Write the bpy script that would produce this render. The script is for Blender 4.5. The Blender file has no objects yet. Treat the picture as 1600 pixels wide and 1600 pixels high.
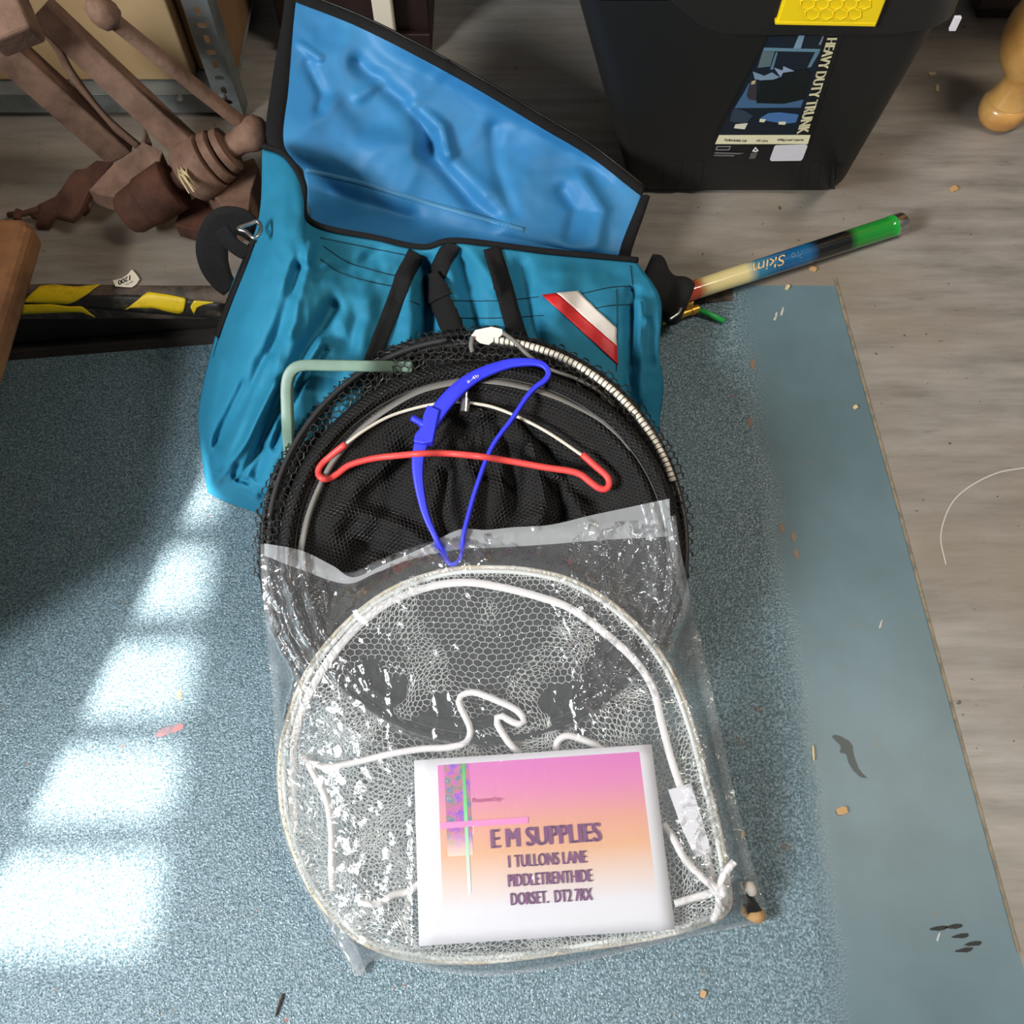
import bpy, bmesh, math, random
import numpy as np
from mathutils import Vector, Matrix, noise
from mathutils.bvhtree import BVHTree

random.seed(7)
scn = bpy.context.scene
COL = scn.collection
R_ = math.radians

# ------------------------------------------------------------------ camera
FPX, PITCH, CAMH = 1450.0, R_(64), 1.15
CAM = Vector((0, 0, CAMH))
FWD = Vector((0, math.cos(PITCH), -math.sin(PITCH)))
UPV = Vector((0, math.sin(PITCH), math.cos(PITCH)))
cd = bpy.data.cameras.new('camera')
cd.sensor_width = 36
cd.lens = FPX / 1600 * 36
cd.clip_start = 0.02
cam = bpy.data.objects.new('camera', cd)
COL.objects.link(cam)
cam.location = CAM
cam.rotation_euler = (math.pi / 2 - PITCH, 0, 0)
scn.camera = cam

# ------------------------------------------------------------------ light
scn.view_settings.view_transform = 'Standard'
scn.view_settings.look = 'None'
scn.view_settings.gamma = 1
scn.view_settings.exposure = 0.0
scn.cycles.transparent_max_bounces = 24
scn.cycles.max_bounces = 8

wd = bpy.data.worlds.new('world')
scn.world = wd
wd.use_nodes = True
wd.node_tree.nodes['Background'].inputs[0].default_value = (0.95, 0.96, 0.97, 1)
wd.node_tree.nodes['Background'].inputs[1].default_value = 0.15


def light(name, kind, loc, target, energy, color, size=None, size_y=None, angle=None):
    l = bpy.data.lights.new(name, kind)
    l.energy = energy
    l.color = color
    if kind == 'AREA':
        l.shape = 'RECTANGLE'
        l.size = size
        l.size_y = size_y or size
    if angle is not None:
        l.angle = angle
    o = bpy.data.objects.new(name, l)
    COL.objects.link(o)
    o.location = loc
    d = Vector(target) - Vector(loc)
    o.rotation_euler = d.to_track_quat('-Z', 'Y').to_euler()
    return o


light('window_daylight', 'AREA', (-1.98, -0.62, 1.62), (0.0, 0.60, 0.0), 128, (0.93, 0.97, 1.0), 0.8, 0.8)
light('sun', 'SUN', (-3, 0.3, 5.672), (0, 0.36, 0.03), 15.0, (1.0, 0.98, 0.95), angle=R_(0.9))
light('ceiling_lamp', 'AREA', (1.4, 0.6, 2.6), (0.9, 0.6, 0.0), 32, (1.0, 0.89, 0.75), 0.25, 1.2)


# ------------------------------------------------------------------ helpers
def fz(x):
    return -0.13 * min(max(0.0, 0.345 - x), 2.2)


def ray(px, py):
    return FWD + Vector((1, 0, 0)) * ((px - 800) / FPX) + UPV * ((800 - py) / FPX)


def Z(px, py, z):
    d = ray(px, py)
    return CAM + d * ((z - CAMH) / d.z)


def G(px, py, h=0.0):
    d = ray(px, py)
    z = h
    for _ in range(9):
        t = (z - CAMH) / d.z
        z = h + fz(CAM.x + t * d.x)
    return CAM + d * ((z - CAMH) / d.z)


def YP(px, py, y):
    d = ray(px, py)
    return CAM + d * (y / d.y)


def nz(x, y, z=0.0):
    return noise.noise(Vector((x, y, z)))


def cat(P, n):
    P = np.asarray(P, float)
    k = len(P)
    if k == 2:
        t = np.linspace(0, 1, n).reshape((-1,) + (1,) * (P.ndim - 1))
        return P[0] * (1 - t) + P[1] * t
    E = np.concatenate([[2 * P[0] - P[1]], P, [2 * P[-1] - P[-2]]])
    u = np.linspace(0, k - 1, n)
    i = np.minimum(u.astype(int), k - 2)
    t = (u - i).reshape((-1,) + (1,) * (P.ndim - 1))
    a, b, c, d = E[i], E[i + 1], E[i + 2], E[i + 3]
    return 0.5 * (2 * b + (c - a) * t + (2 * a - 5 * b + 4 * c - d) * t ** 2 + (3 * b - a - 3 * c + d) * t ** 3)


def arc(P, n):
    """points spaced evenly along a polyline"""
    P = np.asarray(P, float)
    s = np.concatenate([[0], np.cumsum(np.linalg.norm(np.diff(P, axis=0), axis=1))])
    q = np.linspace(0, s[-1], n)
    return np.stack([np.interp(q, s, P[:, j]) for j in range(P.shape[1])], 1)


def smooth_path(P, n, closed=False):
    P = [tuple(p) for p in P]
    if closed:
        Q = P[-3:] + P + P[:3]
        D = cat(Q, (len(Q) - 1) * 16 + 1)
        D = D[3 * 16:(3 + len(P)) * 16 + 1]
        return arc(D, n + 1)[:-1]
    return arc(cat(P, (len(P) - 1) * 16 + 1), n)


def sst(a, b, x):
    t = min(1, max(0, (x - a) / (b - a)))
    return t * t * (3 - 2 * t)


def seg_dist(px, py, poly):
    best = 1e9
    for (ax, ay), (bx, by) in zip(poly[:-1], poly[1:]):
        dx, dy = bx - ax, by - ay
        t = min(1, max(0, ((px - ax) * dx + (py - ay) * dy) / (dx * dx + dy * dy + 1e-9)))
        best = min(best, math.hypot(px - ax - t * dx, py - ay - t * dy))
    return best


BASE = {}


def link(o, parent, world):
    COL.objects.link(o)
    BASE[o.name] = Vector(world)
    if parent is not None:
        o.parent = parent
        o.location = Vector(world) - BASE[parent.name]
    else:
        o.location = world
    return o


def thing(name, label, cat_, loc, group=None):
    o = bpy.data.objects.new(name, None)
    o.empty_display_size = 0.05
    link(o, None, loc)
    o['label'] = label
    o['category'] = cat_
    if group:
        o['group'] = group
    return o


def tag(o, label, cat_=None, group=None):
    o['label'] = label
    if cat_:
        o['category'] = cat_
    if group:
        o['group'] = group
    return o


def structure(o, label=None):
    o['kind'] = 'structure'
    if label:
        o['label'] = label
    return o


def build(name, verts, faces, mat, parent=None, smooth=True, solid=0.0, offset=0.0, uv=None, base=None, bevel=0.0):
    vs = [Vector(v) for v in verts]
    if base is None:
        n = max(1, len(vs))
        base = Vector((sum(v.x for v in vs) / n, sum(v.y for v in vs) / n, min(v.z for v in vs))) if parent is None else BASE[parent.name]
    base = Vector(base)
    me = bpy.data.meshes.new(name)
    me.from_pydata([v - base for v in vs], [], faces)
    me.update()
    if smooth:
        me.polygons.foreach_set('use_smooth', [True] * len(me.polygons))
    if uv is not None:
        l = me.uv_layers.new(name='UVMap')
        for p in me.polygons:
            for li in p.loop_indices:
                l.data[li].uv = uv[me.loops[li].vertex_index]
    if mat:
        me.materials.append(mat)
    o = bpy.data.objects.new(name, me)
    link(o, parent, base)
    if bevel:
        m = o.modifiers.new('bevel', 'BEVEL')
        m.width = bevel
        m.segments = 3
        m.limit_method = 'ANGLE'
    if solid:
        m = o.modifiers.new('solid', 'SOLIDIFY')
        m.thickness = solid
        m.offset = offset
    return o


def bvh(o, w=None):
    b = BASE[o.name]
    return BVHTree.FromPolygons([v.co + b for v in o.data.vertices], [tuple(p.vertices) for p in o.data.polygons])


def on(tree, px, py, lift=0.0, fallback=None):
    d = ray(px, py).normalized()
    hit, nrm, i, dist = tree.ray_cast(CAM, d)
    if hit is None:
        return fallback
    if nrm.dot(d) > 0:
        nrm = -nrm
    return hit + nrm * lift


def grid_faces(nv, nu, closed_u=False):
    F = []
    for j in range(nv - 1):
        for i in range(nu if closed_u else nu - 1):
            k = (i + 1) % nu
            F.append((j * nu + i, j * nu + k, (j + 1) * nu + k, (j + 1) * nu + i))
    return F


def patch(rows, nu, nv, fn=None, place=G):
    A = np.array(rows, float)
    B = cat(A.transpose(1, 0, 2), nu).transpose(1, 0, 2)
    Cg = cat(B, nv)
    V = []
    for j in range(nv):
        for i in range(nu):
            px, py, h = Cg[j, i]
            if fn:
                h += fn(px, py, i / (nu - 1), j / (nv - 1))
            V.append(place(px, py, h))
    return V, grid_faces(nv, nu)


def tube_mesh(pts, r, ns=8, closed=False, caps=True):
    pts = [Vector(p) for p in pts]
    n = len(pts)
    rr = r if hasattr(r, '__len__') else [r] * n
    V, F = [], []
    nrm = None
    for i in range(n):
        if closed:
            t = pts[(i + 1) % n] - pts[i - 1]
        else:
            t = pts[min(i + 1, n - 1)] - pts[max(i - 1, 0)]
        t.normalize()
        if nrm is None:
            nrm = t.orthogonal().normalized()
        else:
            nrm = (nrm - t * nrm.dot(t)).normalized()
        b = t.cross(nrm)
        for k in range(ns):
            a = 2 * math.pi * k / ns
            V.append(pts[i] + (nrm * math.cos(a) + b * math.sin(a)) * rr[i])
    for i in range(n if closed else n - 1):
        j = (i + 1) % n
        for k in range(ns):
            l = (k + 1) % ns
            F.append((i * ns + k, i * ns + l, j * ns + l, j * ns + k))
    if not closed and caps:
        F.append(tuple(range(ns))[::-1])
        F.append(tuple((n - 1) * ns + k for k in range(ns)))
    return V, F


def tube(name, pts, r, mat, parent=None, ns=8, closed=False):
    V, F = tube_mesh(pts, r, ns, closed)
    return build(name, V, F, mat, parent)


def lathe_mesh(A, B, prof, ns=28):
    """prof: (t along A->B in metres, radius)"""
    A, B = Vector(A), Vector(B)
    d = (B - A).normalized()
    u = d.orthogonal().normalized()
    w = d.cross(u)
    V, F = [], []
    for t, r in prof:
        for k in range(ns):
            a = 2 * math.pi * k / ns
            V.append(A + d * t + (u * math.cos(a) + w * math.sin(a)) * max(r, 1e-5))
    F = grid_faces(len(prof), ns, True)
    F.append(tuple(range(ns)))
    F.append(tuple((len(prof) - 1) * ns + k for k in range(ns))[::-1])
    return V, F


def lathe(name, A, B, prof, mat, parent=None, ns=28):
    V, F = lathe_mesh(A, B, prof, ns)
    o = build(name, V, F, mat, parent)
    m = o.modifiers.new('edge', 'EDGE_SPLIT')
    m.split_angle = R_(50)
    return o


def box_mesh(lo, hi):
    x0, y0, z0 = lo
    x1, y1, z1 = hi
    V = [(x0, y0, z0), (x1, y0, z0), (x1, y1, z0), (x0, y1, z0), (x0, y0, z1), (x1, y0, z1), (x1, y1, z1), (x0, y1, z1)]
    F = [(3, 2, 1, 0), (4, 5, 6, 7), (0, 1, 5, 4), (1, 2, 6, 5), (2, 3, 7, 6), (3, 0, 4, 7)]
    return V, F


def box(name, lo, hi, mat, parent=None, bevel=0.003):
    V, F = box_mesh(lo, hi)
    return build(name, V, F, mat, parent, smooth=False, bevel=bevel)


def bar_mesh(A, B, w, t, n=None, taper=1.0):
    A, B = Vector(A), Vector(B)
    d = (B - A).normalized()
    n = Vector(n) if n is not None else (CAM - (A + B) / 2)
    n = (n - d * n.dot(d)).normalized()
    s = d.cross(n)
    V = []
    for P, k in ((A, 1.0), (B, taper)):
        for a, b in ((-1, -1), (1, -1), (1, 1), (-1, 1)):
            V.append(P + s * (a * w * k / 2) + n * (b * t / 2))
    F = [(0, 1, 2, 3), (7, 6, 5, 4), (0, 4, 5, 1), (1, 5, 6, 2), (2, 6, 7, 3), (3, 7, 4, 0)]
    return V, F


def bar(name, A, B, w, t, mat, parent=None, n=None, taper=1.0, bevel=0.003):
    V, F = bar_mesh(A, B, w, t, n, taper)
    return build(name, V, F, mat, parent, smooth=False, bevel=bevel)


def prism_mesh(top, down):
    n = len(top)
    top = [Vector(p) for p in top]
    V = top + [p + Vector(down) for p in top]
    F = [tuple(range(n)), tuple(range(2 * n - 1, n - 1, -1))]
    for i in range(n):
        j = (i + 1) % n
        F.append((i, i + n, j + n, j))
    return V, F


def plate(name, poly, z, thick, mat, parent=None, place=Z, bevel=0.002):
    """poly of (px,py) or (px,py,z)"""
    top = [place(*p) if len(p) == 3 else place(p[0], p[1], z) for p in poly]
    V, F = prism_mesh(top, (0, 0, -thick))
    return build(name, V, F, mat, parent, smooth=False, bevel=bevel)


def strip_mesh(path, wpx, placef, n=40, close=False, across=3):
    """flat ribbon along a pixel path, laid with placef(px,py)"""
    Q = smooth_path(path, n, close)
    V = []
    N = len(Q)
    for i in range(N):
        if close:
            t = Q[(i + 1) % N] - Q[i - 1]
        else:
            t = Q[min(i + 1, N - 1)] - Q[max(i - 1, 0)]
        t = t[:2] / (np.linalg.norm(t[:2]) + 1e-9)
        w = wpx(i / (N - 1)) if callable(wpx) else wpx
        for k in range(across):
            o = (k / (across - 1) - 0.5) * w
            V.append(placef(Q[i][0] - t[1] * o, Q[i][1] + t[0] * o))
    for i, v in enumerate(V):
        if v is None:
            V[i] = next((V[j] for j in list(range(i - 1, -1, -1)) + list(range(i + 1, len(V))) if V[j] is not None), Vector((0, 0, 0)))
    F = grid_faces(N, across)
    if close:
        for k in range(across - 1):
            F.append(((N - 1) * across + k, (N - 1) * across + k + 1, k + 1, k))
    return V, F


def strip(name, path, wpx, placef, mat, parent=None, n=40, solid=0.0012, across=3, close=False):
    V, F = strip_mesh(path, wpx, placef, n, close, across)
    return build(name, V, F, mat, parent, solid=solid, offset=0)


def decal(name, poly, placef, mat, parent=None, solid=0.0006, uv=None):
    V = [placef(x, y) for x, y in poly]
    return build(name, V, [tuple(range(len(V)))], mat, parent, smooth=False, solid=solid, offset=0, uv=uv)


def bil(quad, u, v):
    """quad TL,TR,BR,BL in pixels; u right, v down"""
    (ax, ay), (bx, by), (cx, cy), (dx, dy) = quad
    return ((ax * (1 - u) + bx * u) * (1 - v) + (dx * (1 - u) + cx * u) * v,
            (ay * (1 - u) + by * u) * (1 - v) + (dy * (1 - u) + cy * u) * v)


def text(name, s, quad, placef, mat, parent=None, bold=0.0, shear=0.0):
    cu = bpy.data.curves.new(name, 'FONT')
    cu.body = s
    cu.shear = shear
    cu.resolution_u = 3
    to = bpy.data.objects.new(name + '_tmp', cu)
    COL.objects.link(to)
    bpy.context.view_layer.update()
    dg = bpy.context.evaluated_depsgraph_get()
    me = bpy.data.meshes.new_from_object(to.evaluated_get(dg))
    bpy.data.objects.remove(to)
    bpy.data.curves.remove(cu)
    xs = [v.co.x for v in me.vertices]
    ys = [v.co.y for v in me.vertices]
    x0, x1, y0, y1 = min(xs), max(xs), min(ys), max(ys)
    V, F = [], []
    for sh_ in ((-bold, 0, bold) if bold else (0,)):
        k0 = len(V)
        V += [placef(*bil(quad, (v.co.x - x0) / (x1 - x0) + sh_, 1 - (v.co.y - y0) / (y1 - y0))) for v in me.vertices]
        F += [tuple(i + k0 for i in p.vertices) for p in me.polygons]
    bpy.data.meshes.remove(me)
    return build(name, V, F, mat, parent, smooth=False)


def hexnet(name, s, inside, hfun, wire, mat, parent, box_, jit=0.0, warp=0.0, place=G, sx=1.0, seed=0.0, rot=0.0):
    x0, y0, x1, y1 = box_
    idx, V, F = {}, [], []
    r = s / math.sqrt(3)
    cx0, cy0 = (x0 + x1) / 2, (y0 + y1) / 2
    ca, sa = math.cos(rot), math.sin(rot)
    ext = math.hypot(x1 - x0, y1 - y0) / 2 + s
    nj = int(ext / (s * 0.866)) + 1
    ni = int(ext / (s * sx)) + 1
    for j in range(-nj, nj + 1):
        for i in range(-ni, ni + 1):
            lx = (i + (j % 2) * 0.5) * s
            ly = j * s * 0.866
            gx, gy = cx0 + lx * sx * ca - ly * sa, cy0 + lx * sx * sa + ly * ca
            wx = gx + warp * nz(gx / 90, gy / 90, seed)
            wy = gy + warp * nz(gx / 90, gy / 90, seed + 9)
            if not (x0 <= wx <= x1 and y0 <= wy <= y1 and inside(wx, wy)):
                continue
            f = []
            for k in range(6):
                a = math.pi / 6 + k * math.pi / 3
                ux, uy = lx + r * math.cos(a), ly + r * math.sin(a)
                key = (round(ux * 4 / s * 3), round(uy * 8 / s))
                if key not in idx:
                    qx, qy = cx0 + ux * sx * ca - uy * sa, cy0 + ux * sx * sa + uy * ca
                    vx = qx + warp * nz(qx / 90, qy / 90, seed) + jit * nz(qx * 0.37, qy * 0.37, seed + 3)
                    vy = qy + warp * nz(qx / 90, qy / 90, seed + 9) + jit * nz(qx * 0.37, qy * 0.37, seed + 5)
                    idx[key] = len(V)
                    V.append(place(vx, vy, hfun(vx, vy)))
                f.append(idx[key])
            if len(set(f)) == 6:
                F.append(tuple(f))
    o = build(name, V, F, mat, parent, smooth=False)
    m = o.modifiers.new('wire', 'WIREFRAME')
    m.thickness = wire
    m.use_even_offset = False
    m.use_replace = True
    return o


# ------------------------------------------------------------------ materials
def lin(r, g, b):
    f = lambda c: (c / 255 / 12.92) if c / 255 <= 0.04045 else ((c / 255 + 0.055) / 1.055) ** 2.4
    return (f(r), f(g), f(b), 1)


class NT:
    def __init__(s, name):
        s.m = bpy.data.materials.new(name)
        s.m.use_nodes = True
        s.t = s.m.node_tree
        s.b = s.t.nodes['Principled BSDF']
        s.out = s.t.nodes['Material Output']

    def n(s, kind, **kw):
        x = s.t.nodes.new(kind)
        for k, v in kw.items():
            if k[0] == '_':
                setattr(x, k[1:], v)
            else:
                key = int(k[1:]) if k[0] == 'i' and k[1:].isdigit() else k
                s.put(x.inputs[key], v)
        return x

    def put(s, sock, v):
        if hasattr(v, 'is_output') or hasattr(v, 'links'):
            s.t.links.new(v, sock)
        else:
            sock.default_value = v

    def pos(s, scale=(1, 1, 1), rot=(0, 0, 0)):
        g = s.n('ShaderNodeNewGeometry')
        mp = s.n('ShaderNodeMapping')
        s.put(mp.inputs['Vector'], g.outputs['Position'])
        mp.inputs['Scale'].default_value = scale
        mp.inputs['Rotation'].default_value = rot
        return mp.outputs[0]

    def noise(s, scale, detail=4, rough=0.6, vec=None, dist=0.0):
        x = s.n('ShaderNodeTexNoise')
        x.inputs['Scale'].default_value = scale
        x.inputs['Detail'].default_value = detail
        x.inputs['Roughness'].default_value = rough
        x.inputs['Distortion'].default_value = dist
        s.put(x.inputs['Vector'], vec if vec is not None else s.pos())
        return x.outputs[0]

    def ramp(s, fac, stops, interp='LINEAR'):
        r = s.n('ShaderNodeValToRGB')
        r.color_ramp.interpolation = interp
        e = r.color_ramp.elements
        while len(e) > 1:
            e.remove(e[0])
        e[0].position, e[0].color = stops[0]
        for p, c in stops[1:]:
            x = e.new(p)
            x.color = c
        s.put(r.inputs[0], fac)
        return r.outputs[0]

    def mix(s, fac, a, b, mode='MIX'):
        x = s.n('ShaderNodeMix', _data_type='RGBA', _blend_type=mode)
        s.put(x.inputs[0], fac)
        s.put(x.inputs[6], a)
        s.put(x.inputs[7], b)
        return x.outputs[2]

    def math(s, op, a, b=0.0, clamp=False):
        x = s.n('ShaderNodeMath', _operation=op, _use_clamp=clamp)
        s.put(x.inputs[0], a)
        s.put(x.inputs[1], b)
        return x.outputs[0]

    def bump(s, height, strength=0.3, dist=0.002, prev=None):
        x = s.n('ShaderNodeBump')
        x.inputs['Strength'].default_value = strength
        x.inputs['Distance'].default_value = dist
        s.put(x.inputs['Height'], height)
        if prev is not None:
            s.put(x.inputs['Normal'], prev)
        return x.outputs[0]


def W(c):
    return (c, c, c, 1)


def mat(name, col, rough=0.6, metal=0.0, col2=None, nscale=12, lo=0.4, hi=0.65, bscale=None, bstr=0.3, bdist=0.001, spec=0.5, coat=0.0):
    t = NT(name)
    base = col
    if col2 is not None:
        base = t.mix(t.ramp(t.noise(nscale), [(lo, W(0)), (hi, W(1))]), col, col2)
    t.put(t.b.inputs['Base Color'], base)
    t.b.inputs['Roughness'].default_value = rough
    t.b.inputs['Metallic'].default_value = metal
    t.b.inputs['Specular IOR Level'].default_value = spec
    t.b.inputs['Coat Weight'].default_value = coat
    t.b.inputs['Coat Roughness'].default_value = 0.1
    if bscale:
        t.put(t.b.inputs['Normal'], t.bump(t.noise(bscale, 3), bstr, bdist))
    return t.m


# floor: grey vinyl
t = NT('grey vinyl floor')
streak = t.noise(1.0, 6, 0.65, t.pos((5, 34, 1), (0, 0, R_(-3))))
big = t.noise(3.2, 3)
c = t.ramp(streak, [(0.3, lin(116, 111, 105)), (0.5, lin(142, 136, 129)), (0.7, lin(160, 153, 145))])
c = t.mix(t.ramp(big, [(0.4, W(0)), (0.65, W(0.55))]), c, lin(128, 113, 92))
c = t.mix(t.ramp(t.noise(1.0, 4, 0.7, t.pos((14, 70, 1), (0, 0, R_(2)))), [(0.62, W(0)), (0.72, W(0.4))]), c, lin(90, 84, 80))
c = t.mix(t.ramp(t.noise(90, 2, 0.5), [(0.72, W(0)), (0.75, W(0.8))]), c, lin(50, 44, 40))
t.put(t.b.inputs['Base Color'], c)
t.b.inputs['Roughness'].default_value = 0.42
t.put(t.b.inputs['Normal'], t.bump(streak, 0.12, 0.002))
M_VINYL = t.m

# ramp: blue anti-slip paint
t = NT('blue anti slip paint')
g = t.n('ShaderNodeNewGeometry')
sep = t.n('ShaderNodeSeparateXYZ')
t.put(sep.inputs[0], g.outputs['Position'])
edge = t.math('ADD', sep.outputs[0], t.math('MULTIPLY', t.math('SUBTRACT', t.noise(9, 3), 0.5), 0.05))
grit = t.ramp(edge, [(0.345, W(1)), (0.38, W(0))])
fine = t.noise(330, 2, 0.6)
vor = t.n('ShaderNodeTexVoronoi')
vor.inputs['Scale'].default_value = 430
t.put(vor.inputs['Vector'], t.pos())
c = t.ramp(t.noise(5, 4), [(0.35, lin(88, 110, 116)), (0.65, lin(100, 124, 132))])
spk = t.ramp(fine, [(0.35, lin(66, 86, 92)), (0.5, lin(103, 124, 132)), (0.64, lin(146, 168, 178))])
c = t.mix(t.math('MULTIPLY', grit, 0.75), c, spk)
c = t.mix(t.ramp(t.noise(26, 4, 0.7), [(0.66, W(0)), (0.74, W(0.55))]), c, lin(120, 108, 84))
c = t.mix(t.ramp(t.noise(60, 2), [(0.74, W(0)), (0.77, W(0.8))]), c, lin(150, 105, 90))
t.put(t.b.inputs['Base Color'], c)
t.put(t.b.inputs['Roughness'], t.math('ADD', t.math('MULTIPLY', grit, -0.16), 0.42))
hh = t.math('MULTIPLY', t.math('ADD', fine, t.math('MULTIPLY', vor.outputs['Distance'], 0.7)), grit)
t.put(t.b.inputs['Normal'], t.bump(hh, 0.55, 0.0022))
M_BLUE = t.m

M_NOSE = mat('worn brown edge trim', lin(96, 80, 66), 0.7, col2=lin(46, 38, 32), nscale=38, bscale=60, bstr=0.5, bdist=0.004)
M_RISER = mat('dark riser board', lin(46, 38, 33), 0.8, col2=lin(30, 26, 24), nscale=9)
M_TAPEY = mat('yellow hazard tape', lin(232, 196, 20), 0.5, col2=lin(190, 148, 24), nscale=30, lo=0.55, hi=0.75, bscale=50, bstr=0.3, bdist=0.002)
M_TAPEK = mat('black hazard tape', lin(36, 32, 28), 0.55, col2=lin(84, 72, 48), nscale=45, lo=0.55, hi=0.72, bscale=70, bstr=0.6, bdist=0.003)
M_WALL = mat('painted wall', lin(190, 186, 176), 0.8)


def fabric(name, a, b, rough=0.75, scale=260, strength=0.5, dist=0.001, nsc=7):
    t = NT(name)
    c = t.mix(t.ramp(t.noise(nsc, 4), [(0.35, W(0)), (0.7, W(1))]), a, b)
    wv = t.n('ShaderNodeTexWave', _wave_type='BANDS', _bands_direction='X')
    wv.inputs['Scale'].default_value = scale
    wv.inputs['Distortion'].default_value = 1.0
    t.put(wv.inputs['Vector'], t.pos((1, 1, 1), (0, 0, 0.5)))
    wy = t.n('ShaderNodeTexWave', _wave_type='BANDS', _bands_direction='Y')
    wy.inputs['Scale'].default_value = scale
    wy.inputs['Distortion'].default_value = 1.0
    t.put(wy.inputs['Vector'], t.pos((1, 1, 1), (0, 0, 0.5)))
    h = t.math('MULTIPLY', wv.outputs['Fac'], wy.outputs['Fac'])
    t.put(t.b.inputs['Base Color'], c)
    t.b.inputs['Roughness'].default_value = rough
    t.b.inputs['Specular IOR Level'].default_value = 0.25
    t.put(t.b.inputs['Normal'], t.bump(h, strength, dist))
    return t.m


M_TEAL = fabric('teal woven nylon', lin(32, 116, 147), lin(42, 128, 158), 0.7, 150, 0.15, 0.0012)
M_LINING = mat('blue coated lining', lin(46, 120, 172), 0.55, col2=lin(58, 132, 182), nscale=9, bscale=60, bstr=0.08, bdist=0.002, spec=0.4)
M_WEB = fabric('black webbing', lin(26, 25, 25), lin(34, 32, 32), 0.75, 220, 0.8, 0.0015)
M_BLACKCLOTH = mat('black cloth', lin(20, 20, 22), 0.85, bscale=300, bstr=0.3)
M_RED = mat('red ripstop', lin(214, 38, 40), 0.5, col2=lin(196, 28, 32), bscale=40, bstr=0.2, bdist=0.003)
M_WHITECLOTH = mat('white ripstop', lin(232, 222, 212), 0.55, bscale=40, bstr=0.2, bdist=0.003)
M_STITCH = mat('dark stitching', lin(12, 50, 66), 0.8)
M_STEEL = mat('bright steel', lin(190, 188, 184), 0.3, 1.0)
M_NETK = mat('black net cord', lin(34, 33, 33), 0.55, spec=0.5)
M_NETKC = mat('black net cord, heavy', lin(54, 52, 49), 0.5, spec=0.5)
M_NETBASE = mat('black net cloth', lin(21, 20, 20), 0.8, col2=lin(28, 27, 27), nscale=60, spec=0.2)
M_RINGK = mat('black coated ring', lin(44, 42, 42), 0.4)
M_TAPEG = mat('grey binding tape', lin(122, 118, 112), 0.8, bscale=400, bstr=0.4)
M_RINGS = mat('silver ring', lin(236, 228, 212), 0.4, 0.0, col2=lin(206, 194, 170), nscale=80)
M_MINT = mat('mint green painted metal', lin(124, 150, 133), 0.45, col2=lin(112, 137, 120), nscale=20)
M_BLUEP = mat('royal blue plastic', lin(52, 58, 222), 0.42, col2=lin(46, 50, 206), nscale=20)
M_REDP = mat('coral red rubber', lin(232, 78, 72), 0.5, col2=lin(222, 66, 62), nscale=20)
M_WIRE = mat('cream coated wire', lin(212, 204, 186), 0.4)
M_NETW = mat('white net cord', lin(226, 226, 222), 0.6)
M_ROPE = mat('white braided cord', lin(238, 232, 230), 0.75, bscale=500, bstr=0.6, bdist=0.001)
M_WRING = mat('cream ring', lin(206, 190, 160), 0.5, col2=lin(232, 228, 220), nscale=45)
M_PAPER = mat('white paper', lin(222, 218, 222), 0.6)
M_TAG = mat('cream tag', lin(240, 228, 206), 0.7, bscale=60, bstr=0.3, bdist=0.002)
M_PURPLE = mat('plum print', lin(118, 52, 112), 0.5)
M_PINKT = mat('pink print', lin(206, 76, 150), 0.5)
M_RUST = mat('rusty iron', lin(134, 104, 86), 0.72, 0.1, col2=lin(98, 73, 60), nscale=16, bscale=90, bstr=0.45, bdist=0.003, spec=0.3)
M_RUST2 = mat('dark rusty iron', lin(92, 60, 46), 0.8, 0.1, col2=lin(66, 42, 34), nscale=20, bscale=80, bstr=0.5, bdist=0.003, spec=0.25)
M_GREYSTEEL = mat('grey painted steel', lin(128, 134, 134), 0.45, 0.2, col2=lin(104, 108, 106), nscale=18)
M_CARD = mat('cardboard', lin(198, 168, 124), 0.8, col2=lin(186, 154, 110), nscale=6)
M_CARDD = mat('brown cardboard', lin(140, 106, 70), 0.85, col2=lin(120, 88, 58), nscale=8)
M_DARKWOOD = mat('dark stained wood', lin(44, 24, 20), 0.5, col2=lin(30, 16, 14), nscale=8)
M_PINE = mat('varnished pine', lin(214, 164, 92), 0.3, col2=lin(192, 136, 70), nscale=14, coat=0.3)
M_TRUNK = mat('black plastic', lin(27, 26, 25), 0.5, bscale=500, bstr=0.25, bdist=0.0008, spec=0.35)
M_TRUNKY = mat('yellow plastic', lin(244, 208, 10), 0.4)
M_CREAM = mat('cream print', lin(238, 228, 184), 0.5)
M_BROWN = mat('worn brown hide', lin(138, 92, 54), 0.75, col2=lin(104, 66, 36), nscale=14, bscale=90, bstr=0.5, bdist=0.003)
M_BRASS = mat('brass', lin(206, 160, 66), 0.3, 0.8)
M_GREEN = mat('green plastic', lin(40, 170, 78), 0.4)
M_CHIP = mat('pale wood chip', lin(206, 184, 140), 0.8)
M_INK = mat('black ink', lin(20, 18, 18), 0.6)
M_TAN = mat('tan knot', lin(190, 150, 100), 0.7, bscale=200, bstr=0.5)


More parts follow.
